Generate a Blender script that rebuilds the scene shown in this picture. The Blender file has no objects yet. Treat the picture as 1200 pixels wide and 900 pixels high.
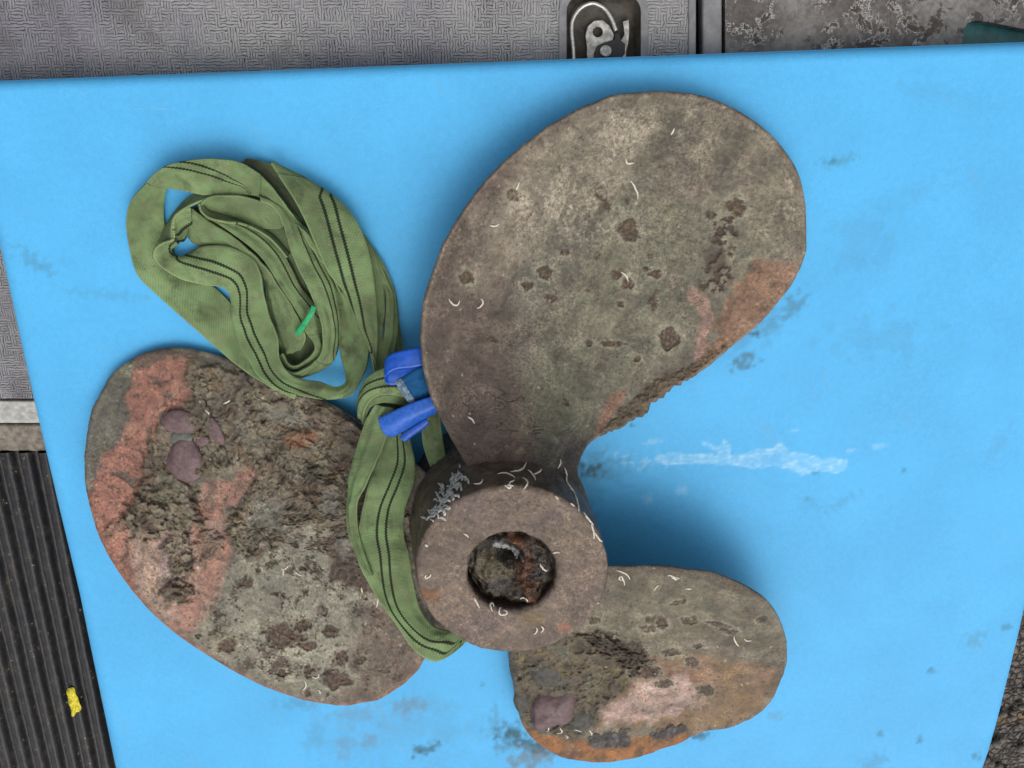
import bpy, math, random
import numpy as np
from mathutils import Vector
from mathutils.bvhtree import BVHTree
from mathutils.geometry import tessellate_polygon

S = bpy.context.scene
C = S.collection
random.seed(7)
rng = np.random.default_rng(7)

# ------------------------------------------------------------------ camera
TILT = math.radians(17.8)
F = 866.7                      # focal length in photo pixels (1200 wide)
H = 0.825                      # height of the lens above the pad, metres
cam = bpy.data.objects.new('camera', bpy.data.cameras.new('camera'))
C.objects.link(cam)
cam.location = (0, 0, H)
cam.rotation_euler = (-TILT, 0, 0)
cam.data.sensor_width = 36
cam.data.lens = 36 * F / 1200
cam.data.clip_start = 0.01
cam.data.clip_end = 200
S.camera = cam

# ------------------------------------------------------------------ world and sun
SUN_EL, SUN_AZ = math.radians(57), math.radians(158)   # azimuth clockwise from +Y: light comes over the near right side
w = bpy.data.worlds.new('World')
S.world = w
w.use_nodes = True
wn, wl = w.node_tree.nodes, w.node_tree.links
wn.clear()
sky = wn.new('ShaderNodeTexSky'); sky.sky_type = 'NISHITA'; sky.sun_disc = False
sky.sun_elevation = SUN_EL; sky.sun_rotation = SUN_AZ; sky.air_density = 1.0; sky.dust_density = 5.0
hs = wn.new('ShaderNodeHueSaturation'); hs.inputs['Saturation'].default_value = 0.3
bg = wn.new('ShaderNodeBackground'); bg.inputs['Strength'].default_value = 0.15
wo = wn.new('ShaderNodeOutputWorld')
wl.new(sky.outputs[0], hs.inputs['Color']); wl.new(hs.outputs[0], bg.inputs['Color']); wl.new(bg.outputs[0], wo.inputs['Surface'])
sun = bpy.data.objects.new('sun', bpy.data.lights.new('sun', 'SUN'))
C.objects.link(sun)
sun.data.energy = 0.88
sun.data.angle = math.radians(65)
sun.data.color = (1.0, 0.97, 0.93)
sd = Vector((math.sin(SUN_AZ) * math.cos(SUN_EL), math.cos(SUN_AZ) * math.cos(SUN_EL), math.sin(SUN_EL)))
sun.rotation_euler = sd.to_track_quat('Z', 'Y').to_euler()
S.view_settings.view_transform = 'Standard'
S.view_settings.look = 'None'
S.view_settings.exposure = 0.04
S.view_settings.gamma = 1.0
S.render.resolution_x = 1024
S.render.resolution_y = 768

# ------------------------------------------------------------------ helpers
ct, st = math.cos(TILT), math.sin(TILT)

def P(u, v, z):
    """point of the place seen at photo pixel (u, v) when it lies at height z"""
    u = np.asarray(u, float); v = np.asarray(v, float); z = np.asarray(z, float)
    dx = (u - 600) / F; dy = -(v - 450) / F; dz = -1.0
    # rotate about X by -TILT
    wy = dy * ct + dz * st
    wz = -dy * st + dz * ct
    t = (z - H) / wz
    return np.stack([dx * t + 0 * v, wy * t, z + 0 * u + 0 * v], -1)

def hsh(ix, iy, s):
    n = (ix.astype(np.int64) * 374761393 + iy.astype(np.int64) * 668265263 + s * 974711) & 0x7fffffff
    n = ((n ^ (n >> 13)) * 1274126177) & 0x7fffffff
    return ((n ^ (n >> 16)) & 0xffffff) / float(0xffffff)

def noise(x, y, s=0):
    """gradient noise about -1..1"""
    ix = np.floor(x); iy = np.floor(y); fx = x - ix; fy = y - iy
    sx = fx * fx * fx * (fx * (fx * 6 - 15) + 10); sy = fy * fy * fy * (fy * (fy * 6 - 15) + 10)
    def g(a, b):
        an = hsh(ix + a, iy + b, s) * 2 * math.pi
        return np.cos(an) * (fx - a) + np.sin(an) * (fy - b)
    n0 = g(0, 0) * (1 - sx) + g(1, 0) * sx
    n1 = g(0, 1) * (1 - sx) + g(1, 1) * sx
    return (n0 * (1 - sy) + n1 * sy) * 1.5

def fbm(x, y, size, oct=4, s=0, gain=.5):
    r = 0; a = 1; f = 1 / size; tot = 0
    for k in range(oct):
        r = r + a * noise(x * f + 17.3 * k, y * f - 9.1 * k, s + k * 31); tot += a; a *= gain; f *= 2.03
    return r / tot * 1.4

def ridged(x, y, size, oct=4, s=0):
    r = 0; a = 1; f = 1 / size; tot = 0
    for k in range(oct):
        r = r + a * (1 - 2.2 * np.abs(noise(x * f + 7.7 * k, y * f + 3.3 * k, s + k * 13))); tot += a; a *= .55; f *= 2.1
    return r / tot

def cells(x, y, size, s=0):
    """F1, F2, id of a jittered cell pattern"""
    X = x / size; Y = y / size
    ix = np.floor(X); iy = np.floor(Y)
    f1 = np.full(X.shape, 9.); f2 = f1.copy(); idv = np.zeros(X.shape)
    for a in (-1, 0, 1):
        for b in (-1, 0, 1):
            jx = hsh(ix + a, iy + b, s); jy = hsh(ix + a, iy + b, s + 5)
            d = np.hypot(ix + a + jx - X, iy + b + jy - Y)
            new = d < f1
            f2 = np.where(new, f1, np.minimum(f2, d))
            idv = np.where(new, hsh(ix + a, iy + b, s + 9), idv)
            f1 = np.minimum(f1, d)
    return f1, f2, idv

def sstep(a, b, x):
    t = np.clip((x - a) / (b - a), 0, 1)
    return t * t * (3 - 2 * t)

def sdf(x, y, poly):
    """signed distance to a polygon, negative inside"""
    p = np.array(poly, float); q = np.roll(p, -1, 0)
    d = np.full(x.shape, 1e9); ins = np.zeros(x.shape, bool)
    for (ax, ay), (bx, by) in zip(p, q):
        ex, ey = bx - ax, by - ay
        t = np.clip(((x - ax) * ex + (y - ay) * ey) / (ex * ex + ey * ey + 1e-9), 0, 1)
        d = np.minimum(d, np.hypot(x - ax - t * ex, y - ay - t * ey))
        c = ((ay > y) != (by > y)) & (x < (bx - ax) * (y - ay) / ((by - ay) if by != ay else 1e-9) + ax)
        ins ^= c
    return np.where(ins, -d, d)

def region(x, y, poly, soft=3., rough=10., size=22., s=0):
    d = sdf(x, y, poly) + rough * fbm(x, y, size, 5, s, .6)
    return 1 - sstep(-soft, soft, d)

def blob(x, y, cx, cy, rx, ry=None, ang=0, rough=.35, s=0, size=None, soft=.25):
    ry = ry or rx
    c, n = math.cos(math.radians(ang)), math.sin(math.radians(ang))
    dx, dy = x - cx, y - cy
    d = np.hypot((dx * c + dy * n) / rx, (-dx * n + dy * c) / ry)
    if rough: d = d + rough * fbm(x, y, size or max(min(rx, ry) * 1.1, 4), 3, s)
    return 1 - sstep(1 - soft, 1 + soft, d)

def catmull(pts, n_per=8, closed=False):
    p = np.array(pts, float); n = len(p); out = []
    rngk = range(n if closed else n - 1)
    for k in rngk:
        if closed: a, b, c, d = p[(k - 1) % n], p[k], p[(k + 1) % n], p[(k + 2) % n]
        else: a, b, c, d = p[max(k - 1, 0)], p[k], p[k + 1], p[min(k + 2, n - 1)]
        for j in range(n_per):
            t = j / n_per
            out.append(.5 * ((2 * b) + (c - a) * t + (2 * a - 5 * b + 4 * c - d) * t * t + (3 * b - a - 3 * c + d) * t ** 3))
    if not closed: out.append(p[-1])
    return np.array(out)

def resample(p, n, closed=True):
    q = np.vstack([p, p[:1]]) if closed else p
    L = np.concatenate([[0], np.cumsum(np.hypot(*np.diff(q[:, :2], axis=0).T))])
    t = np.linspace(0, L[-1], n, endpoint=not closed)
    return np.stack([np.interp(t, L, q[:, k]) for k in range(q.shape[1])], 1)

def lin(c):
    c = np.array(c, float) / 255
    return np.where(c <= .04045, c / 12.92, ((c + .055) / 1.055) ** 2.4)

def mesh_np(name, V, faces, mat, parent=None, smooth=True, col=None, attrs=None, uv=None):
    me = bpy.data.meshes.new(name)
    V = np.asarray(V, float)
    if isinstance(faces, np.ndarray):
        me.vertices.add(len(V)); me.vertices.foreach_set('co', V.ravel())
        nf, k = faces.shape
        me.loops.add(nf * k); me.loops.foreach_set('vertex_index', faces.ravel().astype(np.int32))
        me.polygons.add(nf); me.polygons.foreach_set('loop_start', np.arange(0, nf * k, k, dtype=np.int32))
        me.update(calc_edges=True)
    else:
        me.from_pydata([tuple(v) for v in V], [], [tuple(int(i) for i in f) for f in faces])
    me.validate()
    me.polygons.foreach_set('use_smooth', [smooth] * len(me.polygons))
    if col is not None:
        a = me.color_attributes.new('col', 'FLOAT_COLOR', 'POINT')
        a.data.foreach_set('color', np.concatenate([np.clip(col, 0, 1), np.ones((len(V), 1))], 1).ravel().astype(np.float32))
    for k, v in (attrs or {}).items():
        a = me.attributes.new(k, 'FLOAT', 'POINT'); a.data.foreach_set('value', np.asarray(v, np.float32))
    if uv is not None:
        li = np.zeros(len(me.loops), np.int32); me.loops.foreach_get('vertex_index', li)
        l = me.uv_layers.new(name='UVMap'); l.data.foreach_set('uv', np.asarray(uv)[li].ravel().astype(np.float32))
    me.materials.append(mat)
    me.update()
    o = bpy.data.objects.new(name, me); C.objects.link(o)
    if parent: o.parent = parent
    return o

def grid_faces(nr, nc, wrap=False, off=0):
    i = np.arange(nr - 1)[:, None]; j = np.arange(nc if wrap else nc - 1)[None, :]
    a = i * nc + j; b = i * nc + (j + 1) % nc
    return np.stack([a, b, b + nc, a + nc], -1).reshape(-1, 4) + off

def tag(o, label=None, cat=None, group=None, kind=None):
    if label: o['label'] = label
    if cat: o['category'] = cat
    if group: o['group'] = group
    if kind: o['kind'] = kind
    return o

def empty(name, loc=(0, 0, 0)):
    o = bpy.data.objects.new(name, None); C.objects.link(o); o.location = loc; o.empty_display_size = .05
    return o

def adopt(o, root):
    """keep world place while parenting to an unrotated empty"""
    o.parent = root
    o.matrix_parent_inverse.translation = -root.location
    return o

# ------------------------------------------------------------------ materials
class Mat:
    def __init__(s, name):
        s.m = bpy.data.materials.new(name); s.m.use_nodes = True
        s.nt = s.m.node_tree; s.n = s.nt.nodes; s.l = s.nt.links
        s.b = s.n['Principled BSDF']
        s.tc = s.n.new('ShaderNodeTexCoord')
    def node(s, t, **kw):
        x = s.n.new('ShaderNode' + t)
        for k, v in kw.items(): setattr(x, k, v)
        return x
    def link(s, a, b): s.l.new(a, b)
    def noise(s, scale, detail=4, rough=.6, dist=0., vec=None):
        x = s.node('TexNoise'); x.inputs['Scale'].default_value = scale; x.inputs['Detail'].default_value = detail
        x.inputs['Roughness'].default_value = rough; x.inputs['Distortion'].default_value = dist
        s.link(vec or s.tc.outputs['Object'], x.inputs['Vector']); return x.outputs['Fac']
    def voro(s, scale, feature='F1', metric='EUCLIDEAN', out='Distance', vec=None, rnd=1.):
        x = s.node('TexVoronoi', feature=feature)
        if feature != 'DISTANCE_TO_EDGE': x.distance = metric
        x.inputs['Scale'].default_value = scale; x.inputs['Randomness'].default_value = rnd
        s.link(vec or s.tc.outputs['Object'], x.inputs['Vector']); return x.outputs[out]
    def math(s, op, a, b=None, c=None, clamp=False):
        x = s.node('Math', operation=op, use_clamp=clamp)
        for k, v in enumerate((a, b, c)):
            if v is None: continue
            if isinstance(v, (int, float)): x.inputs[k].default_value = v
            else: s.link(v, x.inputs[k])
        return x.outputs[0]
    def ramp(s, fac, lo, hi, a=0., b=1.):
        x = s.node('MapRange'); x.interpolation_type = 'SMOOTHSTEP'
        x.inputs[1].default_value = lo; x.inputs[2].default_value = hi; x.inputs[3].default_value = a; x.inputs[4].default_value = b
        s.link(fac, x.inputs[0]); return x.outputs[0]
    def mix(s, fac, a, b, mode='MIX'):
        x = s.node('Mix', data_type='RGBA', blend_type=mode)
        for sock, v in ((x.inputs[0], fac), (x.inputs[6], a), (x.inputs[7], b)):
            if isinstance(v, (int, float)): sock.default_value = v
            elif isinstance(v, (tuple, list, np.ndarray)): sock.default_value = (*[float(q) for q in v], 1)
            else: s.link(v, sock)
        return x.outputs[2]
    def attr(s, name, out='Color'):
        x = s.node('Attribute', attribute_name=name); return x.outputs[out]
    def bump(s, h, dist=.001, strength=1., prev=None):
        x = s.node('Bump'); x.inputs['Distance'].default_value = dist; x.inputs['Strength'].default_value = strength
        s.link(h, x.inputs['Height'])
        if prev is not None: s.link(prev, x.inputs['Normal'])
        return x.outputs[0]
    def done(s, col=None, rough=.7, metal=0., normal=None, spec=None):
        if col is not None:
            if isinstance(col, (tuple, list, np.ndarray)): s.b.inputs['Base Color'].default_value = (*[float(q) for q in col], 1)
            else: s.link(col, s.b.inputs['Base Color'])
        for k, v in (('Roughness', rough), ('Metallic', metal), ('Specular IOR Level', spec)):
            if v is None: continue
            if isinstance(v, (int, float)): s.b.inputs[k].default_value = v
            else: s.link(v, s.b.inputs[k])
        if normal is not None: s.link(normal, s.b.inputs['Normal'])
        return s.m

def mat_crust():
    """corroded bronze: the painted patches of colour come with the mesh, the grain is added here"""
    m = Mat('corroded_bronze')
    c = m.attr('col')
    r = m.attr('rgh', 'Fac')
    n1 = m.noise(260, 5, .7); n2 = m.noise(900, 3, .7); n3 = m.noise(60, 4, .6)
    v1 = m.voro(330)
    k = m.ramp(n1, .28, .74, .72, 1.3)
    c = m.mix(1., c, m.mix(1., (1, 1, 1), k, 'MULTIPLY') if False else k, 'MULTIPLY')
    k2 = m.ramp(n2, .3, .72, .86, 1.15)
    k3 = m.ramp(m.noise(34, 12, .8, .5), .3, .7, .5, 1.5)
    c = m.mix(1., c, k3, 'MULTIPLY')
    patch = m.ramp(m.noise(17, 5, .6), .42, .6)
    gr = m.ramp(m.noise(330, 6, .85), .38, .62, .58, 1.42)
    c = m.mix(patch, c, m.mix(1., c, gr, 'MULTIPLY'))
    fle = m.ramp(m.noise(150, 9, .85, .8), .57, .62, 0, .8)
    flp = m.ramp(m.noise(210, 8, .85, .6), .6, .66, 0, .6)
    c = m.mix(m.math('MULTIPLY', flp, m.ramp(n3, .42, .58)), c, lin((168, 154, 130)))
    c = m.mix(fle, c, lin((62, 50, 42)))
    c = m.mix(1., c, k2, 'MULTIPLY')
    # pale grains of lime and dark pin holes
    sp = m.ramp(m.noise(480, 5, .8), .62, .72, 0, .45)
    c = m.mix(m.math('MULTIPLY', sp, m.ramp(n3, .4, .6, .3, 1.)), c, lin((190, 178, 158)))
    pin = m.ramp(v1, .0, .16, .75, 0.)
    pin = m.math('MULTIPLY', pin, m.ramp(m.noise(45, 3, .6), .5, .62))
    c = m.mix(pin, c, lin((46, 36, 30)))
    h = m.math('ADD', m.math('MULTIPLY', n1, .8), m.math('MULTIPLY', n2, .35))
    h = m.math('ADD', h, m.math('MULTIPLY', r, m.math('MULTIPLY', m.ramp(m.voro(150), 0, .8, 0, 1), 1.6)))
    nb = m.bump(h, .0013, .7)
    nb = m.bump(m.noise(34, 12, .8, .5), .005, .6, nb)
    return m.done(c, m.ramp(n1, .3, .7, .36, .66), 0., nb, .5)

def mat_pad():
    m = Mat('blue_foam_vinyl')
    c = m.attr('col')
    n = m.noise(900, 2, .6); n2 = m.noise(9, 4, .55)
    c = m.mix(1., c, m.ramp(n, .3, .7, .93, 1.06), 'MULTIPLY')
    c = m.mix(1., c, m.ramp(m.noise(140, 6, .75), .3, .7, .955, 1.045), 'MULTIPLY')
    mp = m.node('Mapping'); mp.inputs['Scale'].default_value = (14, 210, 14); mp.inputs['Rotation'].default_value = (0, 0, .5); m.link(m.tc.outputs['Object'], mp.inputs['Vector'])
    scr = m.math('MULTIPLY', m.ramp(m.noise(1., 4, .6, 0., mp.outputs[0]), .66, .74), m.ramp(m.noise(6, 3), .5, .62))
    c = m.mix(m.math('MULTIPLY', scr, .16), c, lin((190, 215, 230)))
    c = m.mix(1., c, m.ramp(n2, .3, .7, .95, 1.04), 'MULTIPLY')
    # specks of grit
    sp = m.math('MULTIPLY', m.ramp(m.voro(38), .0, .035, 1, 0), m.ramp(m.noise(8, 2), .52, .6))
    c = m.mix(m.math('MULTIPLY', sp, .6), c, lin((40, 80, 110)))
    nb = m.bump(n, .0004, .35)
    return m.done(c, .62, 0., nb, .3)

def mat_web():
    m = Mat('green_webbing')
    uv = m.tc.outputs['UV']
    sep = m.node('SeparateXYZ'); m.link(uv, sep.inputs[0]); u, v = sep.outputs[0], sep.outputs[1]
    n = m.noise(22, 5, .6); n2 = m.noise(70, 4, .7)
    c = m.mix(m.ramp(n, .36, .66), lin((128, 152, 104)), lin((100, 118, 80)))
    c = m.mix(m.ramp(n2, .46, .7, 0, .6), c, lin((122, 122, 94)))
    c = m.mix(m.ramp(m.noise(38, 5, .7), .5, .72, 0, .7), c, lin((78, 84, 64)))
    c = m.mix(m.attr('dirt', 'Fac'), c, lin((72, 76, 62)))  # grime and the shade of deep folds, both painted as colour
    # selvedge a little paler
    e = m.attr('edge', 'Fac')
    c = m.mix(m.ramp(e, .9, .98, 0, .45), c, lin((150, 168, 118)))
    # weave: fine cross ribs
    wv = m.math('SINE', m.math('MULTIPLY', v, 2 * math.pi / .0016))
    wu = m.math('SINE', m.math('MULTIPLY', u, 2 * math.pi / .0024))
    wv2 = m.math('SINE', m.math('ADD', m.math('MULTIPLY', v, 2 * math.pi / .0034), m.math('MULTIPLY', u, 2 * math.pi / .0034)))
    c = m.mix(1., c, m.ramp(wv2, -1, 1, .90, 1.07), 'MULTIPLY')
    # two black thread lines, zigzag stitched
    s = m.attr('sd', 'Fac')
    zz = m.math('MULTIPLY', m.math('PINGPONG', v, .0016), 150)
    sa = m.math('ABSOLUTE', m.math('SUBTRACT', m.math('ABSOLUTE', m.math('ADD', s, zz)), 1.12))
    ln = m.ramp(sa, .22, .42, 1, 0)
    c = m.mix(m.math('MULTIPLY', ln, .93), c, lin((26, 34, 24)))
    h = m.math('ADD', wv, m.math('MULTIPLY', wu, .4))
    nb = m.bump(h, .00035, .55)
    nb = m.bump(n2, .0015, .35, nb)
    return m.done(c, .9, 0., nb, .2)

def mat_simple(name, col, rough=.5, metal=0., nscale=60, amt=.25, bd=.0006, spec=.5, trans=0.):
    m = Mat(name)
    n = m.noise(nscale, 5, .65)
    c = m.mix(1., lin(col), m.ramp(n, .3, .7, 1 - amt, 1 + amt), 'MULTIPLY')
    nb = m.bump(n, bd, .6)
    mm = m.done(c, rough, metal, nb, spec)
    if trans:
        m.b.inputs['Transmission Weight'].default_value = trans
    return mm

def mat_panel():
    """moulded grey panel with a maze-like embossed grain, dirt lying in the grooves"""
    m = Mat('embossed_grey_panel')
    nx = m.node('TexNoise'); nx.inputs['Scale'].default_value = 210; nx.inputs['Detail'].default_value = 1
    m.link(m.tc.outputs['Object'], nx.inputs['Vector'])
    mp = m.node('VectorMath', operation='MULTIPLY_ADD'); m.link(nx.outputs['Color'], mp.inputs[0])
    mp.inputs[1].default_value = (.0042, .0042, 0); m.link(m.tc.outputs['Object'], mp.inputs[2])
    sep = m.node('SeparateXYZ'); m.link(mp.outputs[0], sep.inputs[0]); X, Y = sep.outputs[0], sep.outputs[1]
    CS = .0062
    cx = m.math('FLOOR', m.math('DIVIDE', X, CS)); cy = m.math('FLOOR', m.math('DIVIDE', Y, CS))
    cb = m.node('CombineXYZ'); m.link(cx, cb.inputs[0]); m.link(cy, cb.inputs[1])
    wnz = m.node('TexWhiteNoise', noise_dimensions='2D'); m.link(cb.outputs[0], wnz.inputs['Vector'])
    sel = m.math('GREATER_THAN', wnz.outputs['Value'], .5)
    sw = m.node('Mix', data_type='FLOAT'); m.link(sel, sw.inputs[0]); m.link(X, sw.inputs[2]); m.link(Y, sw.inputs[3])
    pp = m.math('PINGPONG', sw.outputs[0], CS / 4)
    groove = m.ramp(pp, .00010, .00062, 1, 0)
    n = m.noise(7, 4, .6); n2 = m.noise(300, 3, .6)
    c = m.mix(m.ramp(n, .35, .65), lin((150, 149, 147)), lin((126, 124, 130)))
    c = m.mix(1., c, m.ramp(n2, .3, .7, .88, 1.1), 'MULTIPLY')
    c = m.mix(m.math('MULTIPLY', groove, m.ramp(m.noise(22, 6, .65), .35, .6, .4, .95)), c, lin((38, 36, 40)))
    stain = m.ramp(m.noise(12, 5, .7), .5, .72, 0, .55)
    c = m.mix(stain, c, lin((80, 76, 76)))
    nb = m.bump(m.math('MULTIPLY', groove, -1), .0008, .8)
    return m.done(c, .6, 0., nb, .4)

def mat_worn():
    m = Mat('worn_grey_metal')
    n = m.noise(55, 7, .7, .3); n2 = m.noise(160, 5, .7); n3 = m.noise(14, 4, .6)
    c = m.mix(m.ramp(n3, .38, .62), lin((128, 125, 120)), lin((92, 86, 82)))
    c = m.mix(m.ramp(n, .54, .6, 0, .9), c, lin((66, 60, 54)))
    rim = m.math('ABSOLUTE', m.math('SUBTRACT', n, .54))
    c = m.mix(m.math('MULTIPLY', m.ramp(rim, .004, .016, .9, 0), m.ramp(n3, .45, .6)), c, lin((205, 203, 196)))
    c = m.mix(1., c, m.ramp(n2, .3, .7, .7, 1.25), 'MULTIPLY')
    nb = m.bump(m.math('ADD', n, m.math('MULTIPLY', n2, .5)), .003, .8)
    return m.done(c, .6, .15, nb, .45)

def mat_rubber():
    m = Mat('ribbed_black_rubber')
    n = m.noise(60, 6, .7); n2 = m.noise(260, 3, .6)
    c = m.mix(m.ramp(n, .45, .7, 0, .8), lin((20, 21, 25)), lin((56, 49, 41)))
    c = m.mix(m.math('MULTIPLY', m.ramp(m.noise(190, 2, .5), .68, .72), m.ramp(n, .45, .6)), c, lin((150, 148, 110)))
    c = m.mix(1., c, m.ramp(n2, .3, .7, .7, 1.3), 'MULTIPLY')
    return m.done(c, .5, 0., m.bump(n2, .0010, .6), .4)

def mat_ground():
    m = Mat('mossy_asphalt')
    f = m.voro(75); ed = m.voro(75, 'DISTANCE_TO_EDGE'); cc = m.voro(75, out='Color')
    n = m.noise(20, 5, .6); n2 = m.noise(300, 4, .7)
    c = m.mix(m.ramp(m.noise(90, 3), .35, .65), lin((70, 66, 62)), lin((122, 116, 108)))
    c = m.mix(m.ramp(ed, .0, .09, .85, 0), c, lin((34, 32, 30)))
    c = m.mix(m.ramp(m.noise(11, 5, .6, .2), .55, .66, 0, .85), c, lin((128, 104, 62)))
    c = m.mix(1., c, m.ramp(n2, .3, .7, .6, 1.3), 'MULTIPLY')
    h = m.math('ADD', m.ramp(ed, 0, .25), m.math('MULTIPLY', n2, .4))
    return m.done(c, .85, 0., m.bump(h, .006, .9), .3)

M = dict(
    crust=mat_crust(), pad=mat_pad(), web=mat_web(), panel=mat_panel(), worn=mat_worn(), rubber=mat_rubber(), ground=mat_ground(),
    worm=mat_simple('lime_tube', (214, 206, 190), .8, 0, 700, .3),
    wormgrey=mat_simple('grey_lime', (176, 176, 170), .7, 0, 400, .45, .001),
    purple=mat_simple('purple_pebble', (98, 77, 78), .6, 0, 170, .3, .001),
    darkstone=mat_simple('dark_stone', (66, 64, 57), .7, 0, 140, .5, .002),
    slate=mat_simple('slate_pebble', (88, 90, 84), .55, 0, 120, .3, .001),
    tagblue=mat_simple('blue_plastic', (12, 82, 184), .4, 0, 160, .22, .0003),
    tagworn=mat_simple('scuffed_blue_plastic', (38, 98, 194), .45, 0, 230, .22, .0005),
    tagclear=mat_simple('clear_film', (24, 82, 128), .75, 0, 90, .3, .0004, .15, 0.),
    tagwhite=mat_simple('milky_film', (104, 126, 142), .7, 0, 240, .6, .001, .2, 0.),
    greentie=mat_simple('green_tie', (28, 150, 92), .4, 0, 200, .25),
    trim=mat_simple('grey_trim', (124, 123, 124), .5, .1, 80, .2),
    palemetal=mat_simple('pale_worn_metal', (176, 174, 168), .5, .2, 120, .3, .001),
    steel=mat_simple('bright_steel', (200, 198, 190), .32, .7, 300, .25),
    zinc=mat_simple('worn_zinc', (178, 176, 168), .55, .3, 160, .45, .0012),
    dirt=mat_simple('greasy_dirt', (62, 57, 48), .6, 0, 60, .55, .003),
    black=mat_simple('black_metal', (22, 21, 22), .5, 0, 90, .3),
    teal=mat_simple('teal_plastic', (38, 112, 112), .35, 0, 60, .3),
    leaf=mat_simple('yellow_leaf', (205, 190, 40), .6, 0, 260, .25),
    stone=mat_simple('concrete_strip', (122, 114, 102), .85, 0, 130, .4, .002),
    gravel=mat_simple('gravel_stone', (98, 92, 86), .85, 0, 150, .4, .002),
)

# ------------------------------------------------------------------ plain shapes
def prism(name, outline, z0, z1, mat, parent=None, holes=(), bevel=0.):
    """outline in photo pixels seen at z1, given thickness down to z0"""
    loops = [P(np.array(o)[:, 0], np.array(o)[:, 1], z1) for o in [outline, *holes]]
    tris = tessellate_polygon([[Vector(p) for p in l] for l in loops])
    V = np.concatenate(loops); n = len(V)
    W = V.copy(); W[:, 2] = z0
    F_ = [tuple(t) for t in tris] + [tuple(i + n for i in reversed(t)) for t in tris]
    # orient the top upward
    a, b, c = [V[i] for i in tris[0]]
    if np.cross(b - a, c - a)[2] < 0: F_ = [tuple(reversed(f)) for f in F_]
    s = 0
    for l in loops:
        k = len(l)
        for i in range(k): F_.append((s + i, s + (i + 1) % k, n + s + (i + 1) % k, n + s + i))
        s += k
    o = mesh_np(name, np.concatenate([V, W]), F_, mat, parent, smooth=False)
    import bmesh
    bm = bmesh.new(); bm.from_mesh(o.data); bmesh.ops.recalc_face_normals(bm, faces=bm.faces); bm.to_mesh(o.data); bm.free()
    if bevel:
        md = o.modifiers.new('bevel', 'BEVEL'); md.width = bevel; md.segments = 3; md.limit_method = 'ANGLE'
    return o

def tube(pts, r, n=7, taper=True):
    """tube along 3-D points: verts, faces"""
    p = np.array(pts, float); m = len(p)
    t = np.gradient(p, axis=0); t /= np.linalg.norm(t, axis=1)[:, None] + 1e-12
    ref = np.array([0, 0, 1.]); V = []
    for i in range(m):
        a = np.cross(t[i], ref)
        if np.linalg.norm(a) < 1e-3: a = np.cross(t[i], (1., 0, 0))
        a /= np.linalg.norm(a); b = np.cross(t[i], a)
        rr = r * (min(1, .35 + 2.5 * i / m) * min(1, .35 + 2.5 * (m - 1 - i) / m) if taper else 1)
        for k in range(n):
            an = 2 * math.pi * k / n
            V.append(p[i] + rr * (a * math.cos(an) + b * math.sin(an)))
    F_ = [tuple(f) for f in grid_faces(m, n, True)]
    F_.append(tuple(range(n))[::-1]); F_.append(tuple((m - 1) * n + k for k in range(n)))
    return V, F_

def rrect(x0, y0, x1, y1, r, n=6):
    out = []
    for cx, cy, a0 in ((x1 - r, y0 + r, -90), (x1 - r, y1 - r, 0), (x0 + r, y1 - r, 90), (x0 + r, y0 + r, 180)):
        for k in range(n + 1):
            a = math.radians(a0 + 90 * k / n); out.append((cx + r * math.cos(a), cy + r * math.sin(a)))
    return out

PADT = .045
ZP = -PADT - .003
# ------------------------------------------------------------------ the setting
g = 60
gx = np.linspace(-3, 3, g); GX, GY = np.meshgrid(gx, gx)
V = np.stack([GX, GY, -.34 + .006 * fbm(GX, GY, .4, 3, 5)], -1).reshape(-1, 3)
tag(mesh_np('ground', V, grid_faces(g, g), M['ground']), kind='structure')

def pebble_mesh(n1=12, n2=16, seed=0, flat=.6, rough=.18, square=0.):
    th = np.linspace(0, math.pi, n1)[:, None]; ph = np.linspace(0, 2 * math.pi, n2, endpoint=False)[None, :]
    x = np.sin(th) * np.cos(ph); y = np.sin(th) * np.sin(ph); z = np.cos(th) + 0 * ph
    r = 1 + rough * noise(x * 1.3 + seed * 3.1 + z, y * 1.3 + seed + z * .7, seed) + square * .12 * np.cos(4 * ph) * np.sin(th)
    V = np.stack([x * r, y * r, z * r * flat], -1).reshape(-1, 3)
    return V, grid_faces(n1, n2, True)[:, ::-1]

# loose gravel lying over the asphalt by the corner of the pad
Vs, Fs, off = [], [], 0
c0 = P(1180, 850, -.335)
for k in range(420):
    v, f = pebble_mesh(5, 7, k, .7, .35)
    s = random.uniform(.003, .009)
    v = v * s + np.array([c0[0] + random.uniform(-.22, .3), c0[1] + random.uniform(-.3, .35), -.334 + s * .3])
    Vs.append(v); Fs.append(f + off); off += len(v)
tag(mesh_np('gravel', np.concatenate(Vs), np.concatenate(Fs), M['gravel']), kind='stuff', label='loose grey gravel lying on mossy asphalt beside the pad corner', cat='gravel')

# embossed panel with the latch recess
pn = empty('embossed_panel', tuple(P(400, 0, ZP)))
tag(pn, 'grey maze-grained panel with a dirty latch recess, under the blue pad', 'panel')
outer = [(-260, -190), (806, -190), (806, 300), (806, 560), (400, 470), (-260, 467)]
outer = [(-260, -190), (806, -190), (806, 467), (-260, 467)]
hole = rrect(664, -8, 751, 150, 22)
adopt(prism('panel_sheet', outer, ZP - .02, ZP, M['panel'], None, [hole]), pn)
adopt(prism('edge_trim', [(806.5, -190), (816, -190), (816, 467), (806.5, 467)], ZP - .02, ZP + .001, M['trim'], None, bevel=.002), pn)
rim = prism('recess_rim', rrect(655, -16, 760, 158, 28), ZP - .001, ZP + .0015, M['trim'], None, [rrect(664, -8, 751, 150, 22)], bevel=.0012); adopt(rim, pn)
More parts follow.
